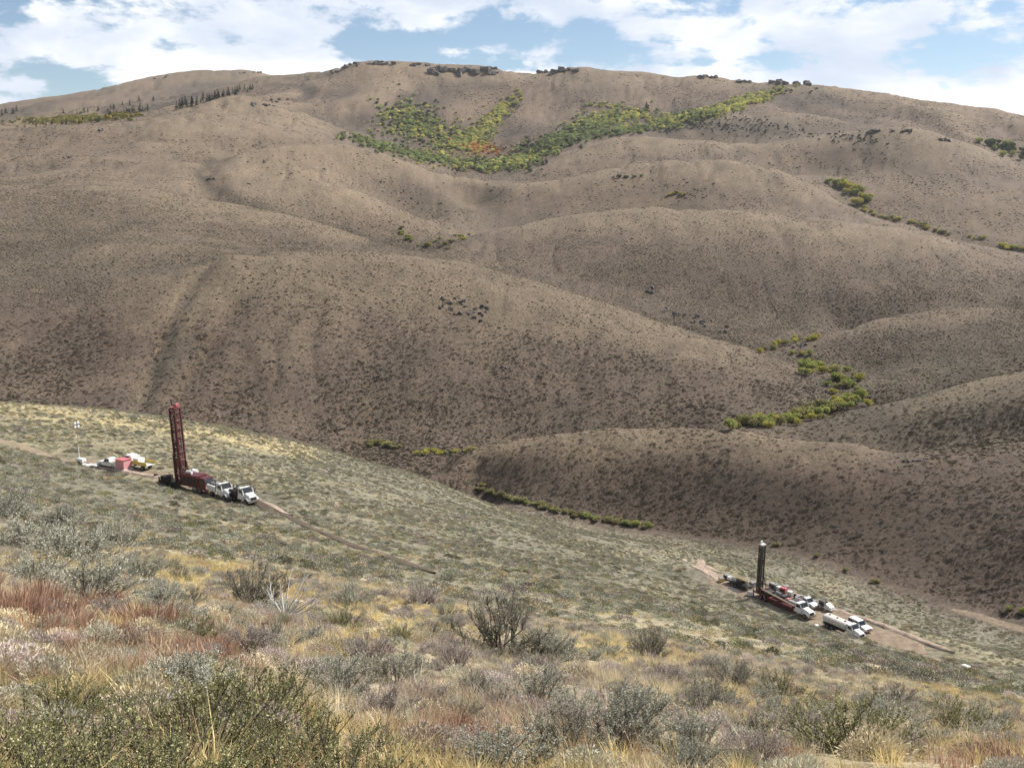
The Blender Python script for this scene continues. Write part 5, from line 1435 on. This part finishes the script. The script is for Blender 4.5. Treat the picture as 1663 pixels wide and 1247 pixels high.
# ---- service truck parked ahead of the rig
def service_truck(p, rz, label, bed_mat=M_BLACK, L=7.0):
    h = L / 2
    o = thing('service_truck', label, 'truck', p, rz)
    m = MB()
    for s in (-0.4, 0.4): m.box(-h + 0.1, h - 0.7, s - 0.06, s + 0.06, 0.7, 0.9)
    m.box(-h + 0.3, -h + 0.45, -0.4, 0.4, 0.72, 0.88); m.build('frame', M_BLACK, o)
    xc = conventional_front(o, h, M_WHITE, 1.4, 1.6, 2.2, 0.7, 2.55, False)
    wheel(o, h - 1.0, 0.95, 0.46); wheel(o, h - 1.0, -0.95, 0.46); wheel(o, -h + 1.5, 0.88, 0.46, 0.5); wheel(o, -h + 1.5, -0.88, 0.46, 0.5)
    b = MB().box(-h, xc - 0.15, -1.15, 1.15, 0.95, 1.10).build('flat_bed', bed_mat, o, 0.02)
    MB().box(-h + 0.1, xc - 0.3, -1.15, -0.75, 1.105, 1.9).build('tool_locker', bed_mat, o, 0.04)
    MB().box(-h + 0.1, xc - 0.3, 0.75, 1.15, 1.105, 1.9).build('tool_locker', bed_mat, o, 0.04)
    hr = MB()
    for s in (-1.05, 1.05): hr.tube((xc - 0.3, s, 1.1), (xc - 0.3, s, 2.9), 0.05, 6)
    for z in (1.9, 2.4, 2.9): hr.tube((xc - 0.3, -1.05, z), (xc - 0.3, 1.05, z), 0.045, 6)
    hr.build('headache_rack', M_BLACK, o)
    MB().box(-h + 0.5, -h + 2.2, -0.6, 0.6, 1.105, 2.2).tube((-h + 1.2, 0, 2.2), (-h + 1.2, 0, 2.75), 0.25, 10).build('welder', M_GREYP, o, 0.05)
    return o
for a, b, lab, bm in (((345, 801), (378, 813), 'white service truck with pale tool lockers standing right ahead of the maroon rig', M_WHITE), ((381, 809), (413, 820), 'white truck with black racks and lockers at the end of the row', M_BLACK)):
    B0, B1 = at1(*a), at1(*b)
    service_truck((B0 + B1) / 2, math.atan2(B1.y - B0.y, B1.x - B0.x), lab, bm, L=max(5.4, (B1 - B0).length))

def pickup(name, p, rz, label, mat=M_WHITE, L=5.5, suv=False, stripe=None):
    h = L / 2
    o = thing(name, label, 'pickup' if not suv else 'car', p, rz)
    body = MB().prism([(-h, 0.52), (-h, 1.02), (h - 1.62, 1.05), (h - 0.45, 1.02), (h - 0.06, 0.88), (h, 0.55), (h - 0.1, 0.40), (-h + 0.05, 0.42)], -0.95, 0.95, 0.07, 0.95).build('body', mat, o, 0.05)
    xa = -h + (0.25 if suv else 1.95)
    cab = MB().prism([(xa, 1.0), (h - 1.5, 1.0), (h - 2.3, 1.70), (h - 2.55, 1.78), (xa + 0.2, 1.76)], -0.90, 0.90, 0.14, 1.3).build('cab', mat, o, 0.05)
    MB().prism([(h - 1.56, 1.08), (h - 2.22, 1.66), (h - 2.27, 1.66), (h - 1.62, 1.08)], -0.74, 0.74).build('windshield', M_GLASS, cab)
    for s in (-1, 1):
        y0, y1 = sorted((s * 0.80, s * 0.885))
        xs = [(xa + 0.25, (xa + h - 2.0) / 2 - 0.05), ((xa + h - 2.0) / 2 + 0.05, h - 1.85)]
        for q0, q1 in xs: MB().prism([(q0, 1.10), (q1, 1.10), (q1 - (0.35 if q1 > h - 2 else 0), 1.60), (q0 + 0.04, 1.60)], y0, y1).build('side_window', M_GLASS, cab)
        MB().box(h - 0.1, h + 0.01, s * 0.72 - 0.14, s * 0.72 + 0.14, 0.70, 0.86).build('headlight', M_LAMP, o)
        wheel(o, h - 0.95, s * 0.82, 0.39, 0.26); wheel(o, -h + 1.05, s * 0.82, 0.39, 0.26)
    MB().box(h - 0.03, h + 0.015, -0.5, 0.5, 0.62, 0.86).build('grille', M_BLACK, o)
    MB().box(h - 0.08, h + 0.10, -0.93, 0.93, 0.40, 0.56).build('bumper', M_STEEL, o, 0.03)
    MB().box(-h - 0.10, -h + 0.05, -0.93, 0.93, 0.44, 0.58).build('rear_bumper', M_STEEL, o, 0.03)
    if not suv:
        bd = MB().box(-h + 0.05, -h + 1.9, -0.92, -0.84, 1.0, 1.22).box(-h + 0.05, -h + 1.9, 0.84, 0.92, 1.0, 1.22).box(-h + 0.05, -h + 0.12, -0.84, 0.84, 1.0, 1.22)
        bd.build('bed_rail', mat, o)
        MB().box(-h + 0.14, -h + 1.88, -0.82, 0.82, 1.02, 1.06).build('bed_liner', M_BLACK, o)
    if stripe: MB().box(-h + 0.4, h - 0.6, -0.957, -0.945, 0.70, 0.80).box(-h + 0.4, h - 0.6, 0.945, 0.957, 0.70, 0.80).build('stripe', stripe, o)
    return o

# ---- lay-down yard uphill of the red rig
Z0 = PADL.z + 0.06
def atL(px, py, dz=0.0): return on_level(px, py, Z0) + Vector((0, 0, dz))
hdL = H1
def light_tower():
    p = atL(132, 753); top = atL(131, 683)
    o = thing('light_tower', 'slender light tower with four white lamps beside white sacks', 'light tower', p, hdL)
    MB().box(-0.9, 0.9, -0.5, 0.5, 0.35, 1.05).build('generator_box', M_WHITE, o, 0.05)
    wheel(o, 0, 0.62, 0.3, 0.2); wheel(o, 0, -0.62, 0.3, 0.2)
    MB().tube((0.8, 0, 0.5), (2.0, 0, 0.35), 0.05, 6).build('drawbar', M_BLACK, o)
    H = 7.3
    MB().tube((-0.5, 0, 0.9), (-0.5, 0, 3.2), 0.09, 8).build('mast', M_WHITE, o)
    MB().tube((-0.5, 0, 3.0), (-0.5, 0, H), 0.035, 6).build('mast_extension', M_STEEL, o)
    MB().box(-0.56, -0.44, -0.5, 0.5, H - 0.05, H + 0.05).tube((-0.5, 0, H - 0.5), (-0.5, 0, H + 0.5), 0.04, 6).build('lamp_bar', M_BLACK, o)
    for y, z in ((-0.34, 0.32), (0.34, 0.32), (-0.34, -0.34), (0.34, -0.34)):
        MB().box(-0.66, -0.40, y - 0.24, y + 0.24, H + z - 0.2, H + z + 0.2).build('lamp', M_LAMP, o, 0.04)
light_tower()
def sack_mesh():
    bm = bmesh.new(); bmesh.ops.create_cube(bm, size=1.0); bmesh.ops.subdivide_edges(bm, edges=bm.edges[:], cuts=3, use_grid_fill=True)
    for v in bm.verts:
        r = max(abs(v.co.x), abs(v.co.y)) * 2; v.co.z *= (1 - 0.55 * r ** 4); v.co.x *= 1 - 0.1 * abs(v.co.y); v.co += Vector((0, 0, 0.05 * mnoise.noise(v.co * 4)))
    me = bpy.data.meshes.new('sack'); bm.to_mesh(me); bm.free(); me.materials.append(M_SACK)
    me.polygons.foreach_set('use_smooth', np.ones(len(me.polygons), bool)); return me
SACK = sack_mesh()
def sack(p, s, label, group=None):
    o = link('sack', SACK, label=label, category='sack'); o.location = p + Vector((0, 0, s * 0.24)); o.scale = (s * 1.3, s * 0.9, s * 0.55); o.rotation_euler = (0, 0, random.uniform(0, 6.28))
    if group: o['group'] = group
for k in range(7): sack(atL(137 + k * 3.4, 756.5 + (k % 3) * 0.8), random.uniform(0.7, 1.0), 'bulging white sack in the row between the light tower and the white pickup', 'sacks beside the light tower')
pickup('pickup_truck', atL(180, 758), hdL + math.pi, 'white pickup parked between white sacks and a faded red canvas tank', M_WHITE, 5.3)
def canvas_tank():
    o = thing('mud_tank', 'faded pinkish-red boxy mud tank standing between white vehicles', 'tank', atL(201, 762), hdL)
    MB().box(-1.1, 1.1, -0.95, 0.95, 0.25, 1.85, 0.06).build('tank_body', M_PINK, o, 0.06)
    MB().box(-1.3, 1.3, -1.05, 1.05, 0.0, 0.24).build('skid', M_WHITE, o, 0.02)
    MB().box(-1.14, 1.14, -0.99, 0.99, 1.86, 1.96).build('rim_band', M_REDP, o, 0.02)
    MB().tube((0.5, -0.95, 0.6), (0.5, -1.25, 0.6), 0.08, 8).build('outlet_valve', M_STEEL, o)
canvas_tank()
def yellow_truck():
    p = atL(227, 760); L = 6.0; h = L / 2
    o = thing('flatbed_truck', 'white cab-over truck with yellow flatbed sides beyond the faded red tank', 'truck', p, hdL)
    m = MB()
    for s in (-0.4, 0.4): m.box(-h + 0.1, h - 0.5, s - 0.06, s + 0.06, 0.65, 0.85)
    m.box(-h + 0.2, -h + 0.35, -0.4, 0.4, 0.67, 0.83).build('frame', M_BLACK, o)
    cab = MB().prism([(-h, 0.6), (-h + 1.7, 0.6), (-h + 1.7, 2.35), (-h + 0.25, 2.35), (-h, 1.45)], -1.0, 1.0, 0.1, 1.6).build('cab', M_WHITE, o, 0.06)
    MB().prism([(-h - 0.012, 1.5), (-h + 0.22, 2.25), (-h + 0.27, 2.25), (-h + 0.05, 1.5)], -0.82, 0.82).build('windshield', M_GLASS, cab)
    for s in (-1, 1):
        y0, y1 = sorted((s * 0.91, s * 0.985)); MB().box(-h + 0.4, -h + 1.3, y0, y1, 1.45, 2.1).build('side_window', M_GLASS, cab)
        wheel(o, -h + 0.9, s * 0.85, 0.42); wheel(o, h - 1.3, s * 0.8, 0.42, 0.45)
        MB().box(-h + 1.9, h, s * 1.06 - 0.04, s * 1.06 + 0.04, 1.02, 1.55).build('side_board', M_YELLOW, o)
    MB().box(-h + 1.85, h, -1.0, 1.0, 0.9, 1.0).build('flat_bed', M_WHITE, o, 0.02)
    MB().box(-h + 1.95, -h + 2.05, -0.98, 0.98, 1.01, 2.2).build('bulkhead', M_WHITE, o)
    MB().box(-h + 2.3, -h + 3.6, -0.8, 0.8, 1.01, 1.9).build('cargo_box', M_WHITE, o, 0.05)
    return o
yellow_truck()
def rod(p, rz, L, label, group, mat=M_RODS, r=0.06, pitch=0.0):
    m = MB().tube((-L / 2, 0, 0), (L / 2, 0, 0), r, 8).tube((L / 2 - 0.01, 0, 0), (L / 2 + 0.12, 0, 0), r * 0.75, 8).tube((-L / 2 - 0.0, 0, 0), (-L / 2 + 0.25, 0, 0), r * 1.25, 8)
    o = m.build('drill_rod', mat, None, label=label, category='pipe', group=group); o.location = p; o.rotation_euler = (0, pitch, rz)
def rack(p, rz, label, w=1.5, z=0.6):
    o = thing('rod_stand', label, 'stand', p, rz, 'rod stands beside the red mast rig' if 'red' in label else None)
    m = MB().box(-0.08, 0.08, -w / 2, w / 2, z - 0.12, z); m.build('beam', M_BLACK, o)
    for s in (-1, 1):
        MB().tube((-0.25, s * w * 0.4, 0), (0, s * w * 0.4, z - 0.08), 0.04, 6).tube((0.25, s * w * 0.4, 0), (0, s * w * 0.4, z - 0.08), 0.04, 6).build('leg', M_BLACK, o)
c1 = at1(262, 775)
for s in (-2.2, 2.2): rack(c1 + Vector((math.cos(H1) * s, math.sin(H1) * s, 0)), H1, 'black rod stand carrying tan drill rods behind the red mast rig')
for k in range(8): rod(c1 + Vector((-math.sin(H1), math.cos(H1), 0)) * (-0.6 + k * 0.17) + Vector((0, 0, 0.66)), H1 + random.gauss(0, 0.006), 6.1, 'tan drill rod laid on black stands behind the red mast rig', 'drill rods behind the red mast rig')
def barrel(p, mat, label, h=0.88, r=0.29, name='barrel', group=None):
    o = thing(name, label, 'barrel', p, random.uniform(0, 6.28), group)
    m = MB().tube((0, 0, 0), (0, 0, h), r, 16)
    for z in (0.02, h * 0.36, h * 0.68, h - 0.04): m.tube((0, 0, z), (0, 0, z + 0.03), r * 1.04, 16)
    m.build('drum', mat, o)
    MB().tube((r * 0.5, 0, h), (r * 0.5, 0, h + 0.04), 0.05, 8).build('bung', M_BLACK, o)
barrel(at1(241, 780), M_RED, 'red barrel standing nearest the white barrel behind the drill deck')
barrel(at1(237, 778.5), M_WHITE, 'white barrel standing by red barrels behind the drill deck')
barrel(at1(247, 781), M_PINK, 'faded pink barrel between two red ones behind the drill deck')
barrel(at1(254, 782), M_MAROON, 'dark maroon barrel closest to the drill deck')
barrel(at1(283, 790), M_BLUE, 'bright blue drum standing in the shade of the drill deck', 1.0, 0.3)
def black_tank(p, rz):
    o = thing('water_sump', 'low black open steel sump between the red barrels and the drill deck', 'tank', p, rz)
    m = MB().box(-1.6, 1.6, -0.8, -0.72, 0, 0.9).box(-1.6, 1.6, 0.72, 0.8, 0, 0.9).box(-1.6, -1.52, -0.72, 0.72, 0, 0.9).box(1.52, 1.6, -0.72, 0.72, 0, 0.9).box(-1.52, 1.52, -0.72, 0.72, 0.02, 0.1)
    m.build('tank_wall', M_BLACK, o)
    MB().tube((-1.2, 0, 0.1), (-1.2, 0, 1.3), 0.1, 8).box(-1.45, -0.95, -0.25, 0.25, 1.3, 1.7).build('pump', M_BLACK, o)
black_tank(at1(262, 786), hd1)
def tote(p, rz, label, s=1.0):
    o = thing('water_tote', label, 'tank', p, rz)
    MB().box(-0.5 * s, 0.5 * s, -0.5 * s, 0.5 * s, 0.15, 1.1 * s).build('bottle', M_WHITE, o, 0.08)
    c = MB()
    for x in (-0.53, 0, 0.53):
        for y in (-0.53, 0.53): c.box((x - 0.02) * s, (x + 0.02) * s, (y - 0.02) * s, (y + 0.02) * s, 0.1, 1.15 * s)
    for z in (0.12, 0.6 * s, 1.13 * s):
        for y in (-0.53, 0.53): c.box(-0.55 * s, 0.55 * s, (y - 0.02) * s, (y + 0.02) * s, z - 0.02, z + 0.02)
        for x in (-0.53, 0.53): c.box((x - 0.02) * s, (x + 0.02) * s, -0.55 * s, 0.55 * s, z - 0.02, z + 0.02)
    c.build('cage', M_STEEL, o); MB().box(-0.55 * s, 0.55 * s, -0.55 * s, 0.55 * s, 0, 0.1).build('pallet', M_RODS, o)
tote(at1(315, 775), hd1, 'white caged water tote standing on the far side of the red mast rig', 1.3)

# ---- dark mast rig
Z2 = PAD2.z + 0.06
def at2(px, py, dz=0.0): return on_level(px, py, Z2) + Vector((0, 0, dz))
C0, C1 = at2(1229, 966), at2(1319, 1006)
hd2 = math.atan2(C1.y - C0.y, C1.x - C0.x); mid2 = (C0 + C1) / 2; LEN2 = (C1 - C0).length
def rig_two():
    L = LEN2; h = L / 2
    o = thing('drill_rig_truck', 'low red-decked drill rig truck with dark lattice mast and rounded white cab', 'drill rig', mid2, hd2)
    m = MB()
    for s in (-0.42, 0.42): m.box(-h + 0.1, h - 0.9, s - 0.07, s + 0.07, 0.78, 1.0)
    for x in (-h + 0.6, -h / 2, 0, h / 2): m.box(x - 0.08, x + 0.08, -0.40, 0.40, 0.80, 0.98)
    m.build('frame', M_BLACK, o)
    xc = conventional_front(o, h, M_WHITE, 1.8, 1.7, 2.3, 0.75, 2.6)
    wheel(o, h - 1.15, 0.98); wheel(o, h - 1.15, -0.98)
    for x in (-h + 2.2, -h + 3.5):
        for s in (-0.95, 0.95): wheel(o, x, s, 0.5, 0.5)
    MB().box(-h, xc - 0.3, -1.2, 1.2, 1.02, 1.18).build('deck', M_MAROON, o, 0.02)
    for s in (-1, 1):
        MB().box(-h + 4.2, xc - 0.5, s * 1.1 - 0.12, s * 1.1 + 0.12, 0.55, 1.01).build('side_locker', M_MAROON, o, 0.03)
        MB().tube((-h + 0.3, s * 1.2, 0.0), (-h + 0.3, s * 1.2, 1.7), 0.1, 8).box(-h + 0.05, -h + 0.55, s * 1.2 - 0.25, s * 1.2 + 0.25, 0, 0.1).build('jack', M_BLACK, o)
    mast = link('mast', None, o); mast.location = (-h + 0.7, 0, 0.9); mast.rotation_euler = (0, R(2.0), 0)
    H = 10.2
    lattice(mast, 'lattice', M_DSTEEL, 0.40, 0.44, H, 13, 0.1, 0.055)
    MB().box(-0.18, 0.0, -0.34, 0.34, 0.2, H - 0.6).build('feed_channel', M_BLACK, mast)
    MB().box(-0.5, 0.5, -0.55, 0.55, H, H + 0.3).box(-0.5, -0.1, -0.3, 0.3, H + 0.3, H + 0.85, 0.05).build('crown_block', M_WHITE, mast, 0.03)
    MB().box(-0.26, 0.26, -0.34, 0.34, 6.2, 7.2).build('rotary_head', M_BLACK, mast, 0.03)
    MB().tube((0, 0, -0.6), (0, 0, 6.2), 0.07, 8).build('drill_string', M_STEEL, mast)
    MB().box(-0.85, -0.36, -0.25, 0.25, 6.6, 6.9).build('hose_bracket', M_BLACK, mast)
    hs = MB()
    for k in range(2): hs.tube((-0.62, -0.1 + 0.2 * k, 1.0), (-0.6, -0.1 + 0.2 * k, 6.7), 0.06, 6)
    hs.build('feed_hoses', M_BLACK, mast)
    cy = MB()
    for s in (-0.55, 0.55): cy.tube((1.6, s, 0.35), (0.3, s * 0.8, 4.2), 0.10, 8, 0.07)
    cy.build('raise_cylinders', M_BLACK, mast)
    MB().box(-h + 2.6, -h + 4.4, -0.95, 0.95, 1.19, 2.05).build('engine', M_BLACK, o, 0.08)
    MB().tube((-h + 3.2, 0.4, 2.05), (-h + 3.2, 0.4, 2.7), 0.08, 8).build('exhaust_stack', M_STEEL, o)
    MB().box(-h + 4.7, xc - 0.6, 0.15, 1.0, 1.19, 1.75).build('mud_pump', M_GREYP, o, 0.05)
    for k in range(5): MB().tube((-h + 2.5, -1.05 + 0.15 * k, 2.2 - 0.02 * k), (xc - 0.3, -1.05 + 0.15 * k, 1.62), 0.055, 7).build('carried_rod', M_STEEL if k % 2 else M_RODS, o)
    MB().box(xc - 0.75, xc - 0.6, -1.1, 1.1, 1.19, 1.6).build('rod_rest', M_MAROON, o)
    MB().box(-h + 2.1, -h + 2.5, -1.1, 1.1, 1.19, 2.15).build('rod_rest', M_MAROON, o)
    MB().tube((-h + 4.9, 0.55, 2.1), (-h + 6.4, 0.55, 2.1), 0.33, 14).build('air_receiver', M_GREYP, o)
    MB().box(-h + 6.6, -h + 7.7, -0.1, 1.05, 1.19, 2.2).build('hydraulic_tank', M_BLACK, o, 0.05)
    MB().box(-h + 7.9, -h + 8.6, 0.2, 1.0, 1.19, 1.9).build('tool_chest', M_REDP, o, 0.04)
    wd = MB().tube((-h + 1.5, -0.5, 1.75), (-h + 1.5, 0.5, 1.75), 0.38, 14).build('winch_drum', M_BLACK, o)
    return o
rig_two()
def rod_trailer():
    p = at2(1203, 953); L = 7.2; h = L / 2
    o = thing('rod_trailer', 'black flat trailer loaded with drums and pipes behind the dark mast', 'trailer', p, hd2)
    m = MB()
    for s in (-0.9, 0.9): m.box(-h, h - 1.0, s - 0.07, s + 0.07, 0.62, 0.82)
    for x in (-h + 0.1, -h / 2, 0, h - 1.15): m.box(x - 0.07, x + 0.07, -0.83, 0.83, 0.64, 0.80)
    m.tube((h - 1.05, -0.8, 0.72), (h, 0, 0.6), 0.06, 6).tube((h - 1.05, 0.8, 0.72), (h, 0, 0.6), 0.06, 6); m.build('frame', M_BLACK, o)
    MB().box(-h, h - 1.0, -1.0, 1.0, 0.825, 0.88).build('deck', M_BLACK, o)
    for x in (-h + 2.2, -h + 3.1):
        for s in (-1.12, 1.12): wheel(o, x, s, 0.38, 0.22)
    hp = MB()
    for k in range(8):
        a0, a1 = math.pi * k / 8, math.pi * (k + 1) / 8
        hp.tube((h - 1.4 - 0.0, -0.9 * math.cos(a0), 0.9 + 1.5 * math.sin(a0)), (h - 1.4, -0.9 * math.cos(a1), 0.9 + 1.5 * math.sin(a1)), 0.06, 6)
    hp.build('hoop', M_STEEL, o)
    MB().box(-h + 0.2, -h + 1.6, -0.9, 0.9, 0.89, 1.5).build('tool_chest', M_WHITE, o, 0.04)
    MB().box(-h + 2.9, -h + 4.4, -0.8, 0.8, 0.89, 1.7).build('pump_engine', M_BLACK, o, 0.06)
rod_trailer()
ux2, uy2 = math.cos(hd2), math.sin(hd2)
nv2 = Vector((-uy2, ux2, 0))
tp = at2(1203, 953)
barrel(tp + Vector((ux2, uy2, 0)) * -1.2 + Vector((0, 0, 0.88)), M_WHITE, 'white drum on the black trailer beside its pump engine')
barrel(tp + Vector((ux2, uy2, 0)) * 1.5 + nv2 * 0.4 + Vector((0, 0, 0.88)), M_CREAM, 'cream drum on the black trailer under its hoop')
for k in range(6): rod(tp - nv2 * (1.75 + 0.2 * k) + Vector((ux2, uy2, 0)) * 0.6 + Vector((0, 0, 0.07)), hd2 + random.gauss(0, 0.03), 3.4, 'pale drill rod lying on the ground beside the black trailer', 'rods beside the black trailer', M_STEEL, 0.06)
def crate(p, rz, s, mat, label, group=None):
    o = thing('crate', label, 'crate', p, rz, group)
    MB().box(-s * .6, s * .6, -s * .45, s * .45, 0.08, s * .8).build('box', mat, o, 0.02)
    MB().box(-s * .63, s * .63, -s * .48, s * .48, s * .8 + 0.003, s * .8 + 0.06).build('lid', M_STEEL, o)
    for x in (-0.4, 0.4): MB().box(s * x - 0.06, s * x + 0.06, -s * .45, s * .45, 0, 0.078).build('runner', M_RODS, o)
u2 = Vector((ux2, uy2, 0))
crate(tp - u2 * 5.0 + nv2 * 0.8, hd2 + 0.2, 1.2, M_BLACK, 'black crate at the tail of the black trailer beside pale cuttings')
crate(tp - u2 * 4.6 - nv2 * 1.3, hd2 - 0.3, 1.0, M_YELLOW, 'small yellow crate at the tail of the black trailer')
crate(tp + u2 * 4.6 - nv2 * 1.6, hd2 + 0.5, 1.0, M_WHITE, 'white crate on the ground between the black trailer and the dark mast')
crate(tp + u2 * 1.0 + nv2 * 2.2, hd2 + 0.1, 1.3, M_GREYP, 'grey crate on the far side of the black trailer')
barrel(tp - u2 * 2.4 + nv2 * 2.0, M_BLACK, 'black barrel on the far side of the black trailer, near its tail')
barrel(tp - u2 * 3.2 + nv2 * 1.9, M_CREAM, 'cream barrel standing on the ground by the black trailer\'s tail')
barrel(tp + u2 * 5.2 + nv2 * 1.5, M_RED, 'red barrel between the black trailer and the grey generator')
for k in range(5): rod(tp + nv2 * (0.35 - 0.16 * k) + Vector((0, 0, 1.78 + 0.02 * k)) + u2 * -0.3, hd2 + random.gauss(0, 0.02), 5.4, 'long rod lashed on top of the black trailer\'s load', 'rods on the black trailer', (M_STEEL, M_YELLOW, M_RODS)[k % 3], 0.06)
crate(at2(1299, 974), hd2 + 0.2, 1.1, M_RODS, 'brown crate beside the black barrel at the spoil berm')
crate(at2(1276, 957), hd2 - 0.1, 1.0, M_PINK, 'faded pink crate at the foot of the spoil berm')
crate(at2(1322, 980), hd2 + 0.4, 0.9, M_BLACK, 'black crate between the pickup and the pump trailer')
# gear behind the rig truck
def gear_box(p, rz, mat, sx, sy, sz, label, name='generator'):
    o = thing(name, label, 'machine', p, rz)
    MB().box(-sx / 2, sx / 2, -sy / 2, sy / 2, 0.15, sz).build('housing', mat, o, 0.05)
    MB().box(-sx / 2 - 0.1, sx / 2 + 0.1, -sy / 2, sy / 2, 0, 0.148).build('skid', M_BLACK, o)
    MB().box(-sx / 2 + 0.15, sx / 2 - 0.15, -sy / 2 - 0.02, -sy / 2 + 0.01, 0.35, sz - 0.25).build('louvre_panel', M_BLACK, o)
    MB().tube((sx / 4, 0, sz - 0.01), (sx / 4, 0, sz + 0.35), 0.06, 8).build('exhaust', M_STEEL, o)
gear_box(at2(1256, 957), hd2, M_GREYP, 1.8, 1.1, 1.4, 'grey generator behind the dark mast rig')
gear_box(at2(1272, 962), hd2 + 0.3, M_REDP, 1.4, 0.9, 1.1, 'faded red pump unit behind the dark mast rig', 'pump_unit')
tote(at2(1265, 960), hd2, 'white caged tote between the grey generator and the faded red pump', 1.0)
tote(at2(1283, 968), hd2 + 0.2, 'white caged tote past the faded red pump, close to the spoil berm', 1.0)
barrel(at2(1291, 971), M_BLACK, 'black barrel beyond the rig truck\'s white cab')
for k in range(4): rod(at2(1266, 966) + nv2 * 0.18 * k + Vector((0, 0, 0.07)), hd2 + random.gauss(0, 0.04), 4.5, 'rusty tan rod lying on the pad behind the rig truck', 'rods on the pad behind the rig truck')
pickup('pickup_truck', at2(1311, 983), hd2, 'white pickup parked close behind the dark mast rig\'s cab', M_WHITE, 5.2)
def pump_trailer(p, rz):
    o = thing('pump_trailer', 'white pump trailer with open black engine beside the spoil berm', 'trailer', p, rz)
    m = MB().box(-1.8, 1.6, -0.7, -0.58, 0.45, 0.6).box(-1.8, 1.6, 0.58, 0.7, 0.45, 0.6).box(-1.8, -1.65, -0.58, 0.58, 0.46, 0.59).box(1.45, 1.6, -0.58, 0.58, 0.46, 0.59).tube((1.6, 0, 0.52), (2.9, 0, 0.45), 0.06, 6)
    m.build('frame', M_WHITE, o)
    MB().box(-1.6, -0.2, -0.6, 0.6, 0.62, 1.6).build('engine', M_BLACK, o, 0.08)
    MB().prism([(0.0, 0.62), (1.5, 0.62), (1.5, 1.0), (0.2, 1.55)], -0.62, 0.62).build('hood', M_WHITE, o, 0.05)
    for s in (-0.85, 0.85): wheel(o, -0.3, s, 0.36, 0.22)
    fr = MB()
    for s in (-0.6, 0.6): fr.tube((-1.7, s, 0.6), (-1.7, s, 2.0), 0.04, 6).tube((-0.1, s, 0.6), (-0.1, s, 2.0), 0.04, 6).tube((-1.7, s, 2.0), (-0.1, s, 2.0), 0.04, 6)
    fr.build('roll_frame', M_WHITE, o)
pump_trailer(at2(1342, 990), hd2 + 0.05)
def water_truck():
    W0, W1 = at2(1339, 1014), at2(1403, 1042)
    L = max(7.2, min(9.0, (W1 - W0).length)); h = L / 2
    o = thing('water_truck', 'water truck with long cream oval tank and white bonneted cab', 'truck', (W0 + W1) / 2, math.atan2(W1.y - W0.y, W1.x - W0.x))
    m = MB()
    for s in (-0.4, 0.4): m.box(-h + 0.1, h - 0.8, s - 0.06, s + 0.06, 0.72, 0.95)
    for x in (-h + 0.5, -0.5, 1.0): m.box(x - 0.08, x + 0.08, -0.40, 0.40, 0.74, 0.93)
    m.build('frame', M_BLACK, o)
    xc = conventional_front(o, h, M_WHITE, 1.5, 1.5, 2.2, 0.72, 2.5, False)
    wheel(o, h - 1.05, 0.95, 0.48); wheel(o, h - 1.05, -0.95, 0.48)
    for x in (-h + 1.2, -h + 2.4):
        for s in (-0.9, 0.9): wheel(o, x, s, 0.48, 0.48)
    n = 22; v = []; f = []
    x0, x1 = -h, xc - 0.25
    rings = [(x0, 0.93), (x0 + 0.12, 1.0), (x1 - 0.12, 1.0), (x1, 0.93)]
    for x, k in rings:
        for i in range(n):
            a = 2 * math.pi * i / n; c, s_ = math.cos(a), math.sin(a)
            v.append((x, 1.12 * k * math.copysign(abs(c) ** 0.7, c), 1.72 + 0.74 * k * math.copysign(abs(s_) ** 0.7, s_)))
    for r in range(3): f += [(r * n + i, r * n + (i + 1) % n, (r + 1) * n + (i + 1) % n, (r + 1) * n + i) for i in range(n)]
    f += [tuple(range(n))[::-1], tuple(range(3 * n, 4 * n))]
    mb = MB(); mb._add(v, f); tk = mb.build('tank', M_CREAM, o)
    for x in (x0 + 0.9, (x0 + x1) / 2, x1 - 0.9): MB().tube((x, 0, 2.42), (x, 0, 2.56), 0.22, 12).build('hatch', M_BLACK, tk)
    MB().box(x0 + 0.2, x1 - 0.2, -1.02, -0.80, 0.62, 0.96).build('side_skirt', M_BLACK, o, 0.03)
    MB().box(x0 - 0.35, x0 - 0.005, -0.8, 0.8, 0.6, 1.15).build('spray_bar', M_WHITE, o, 0.04)
water_truck()
V0p, V1p = at2(1374, 1010), at2(1417, 1031)
pickup('sport_utility_car', (V0p + V1p) / 2, math.atan2(V1p.y - V0p.y, V1p.x - V0p.x), 'white station car with dark windows parked alongside the water truck', M_WHITE, 5.2, True, M_BLUE)
sack(at2(1326, 1017), 0.8, 'white sack at the tail of the water truck'); sack(at2(1332, 1021), 0.7, 'small white sack left on the slope just below the pad', None)
sack(sight(1568, 1084), 0.9, 'lone white sack left on the dirt track past the water truck')

# ------------------------------------------------------------------ thin haze over the valley
def haze(density):
    z0 = float(Zg.min()) - 1.5; z1 = float(Zg.max()) + 40
    x0 = 4990
    v = [(sx * x0, sy * x0, z) for z in (z0, z1) for sx, sy in ((-1, -1), (1, -1), (1, 1), (-1, 1))]
    f = [(3, 2, 1, 0), (4, 5, 6, 7), (0, 1, 5, 4), (1, 2, 6, 5), (2, 3, 7, 6), (3, 0, 4, 7)]
    m = bpy.data.materials.new('haze_air'); m.use_nodes = True
    N, L = m.node_tree.nodes, m.node_tree.links; N.clear()
    o = N.new('ShaderNodeOutputMaterial'); p = N.new('ShaderNodeVolumePrincipled')
    p.inputs['Color'].default_value = (0.86, 0.90, 0.96, 1); p.inputs['Density'].default_value = density; p.inputs['Anisotropy'].default_value = 0.2
    L.new(p.outputs[0], o.inputs['Volume'])
    me = bpy.data.meshes.new('haze'); me.from_pydata(v, [], f); me.materials.append(m)
    link('haze', me, kind='stuff', label='thin pale haze over the valley')
haze(0.000024)
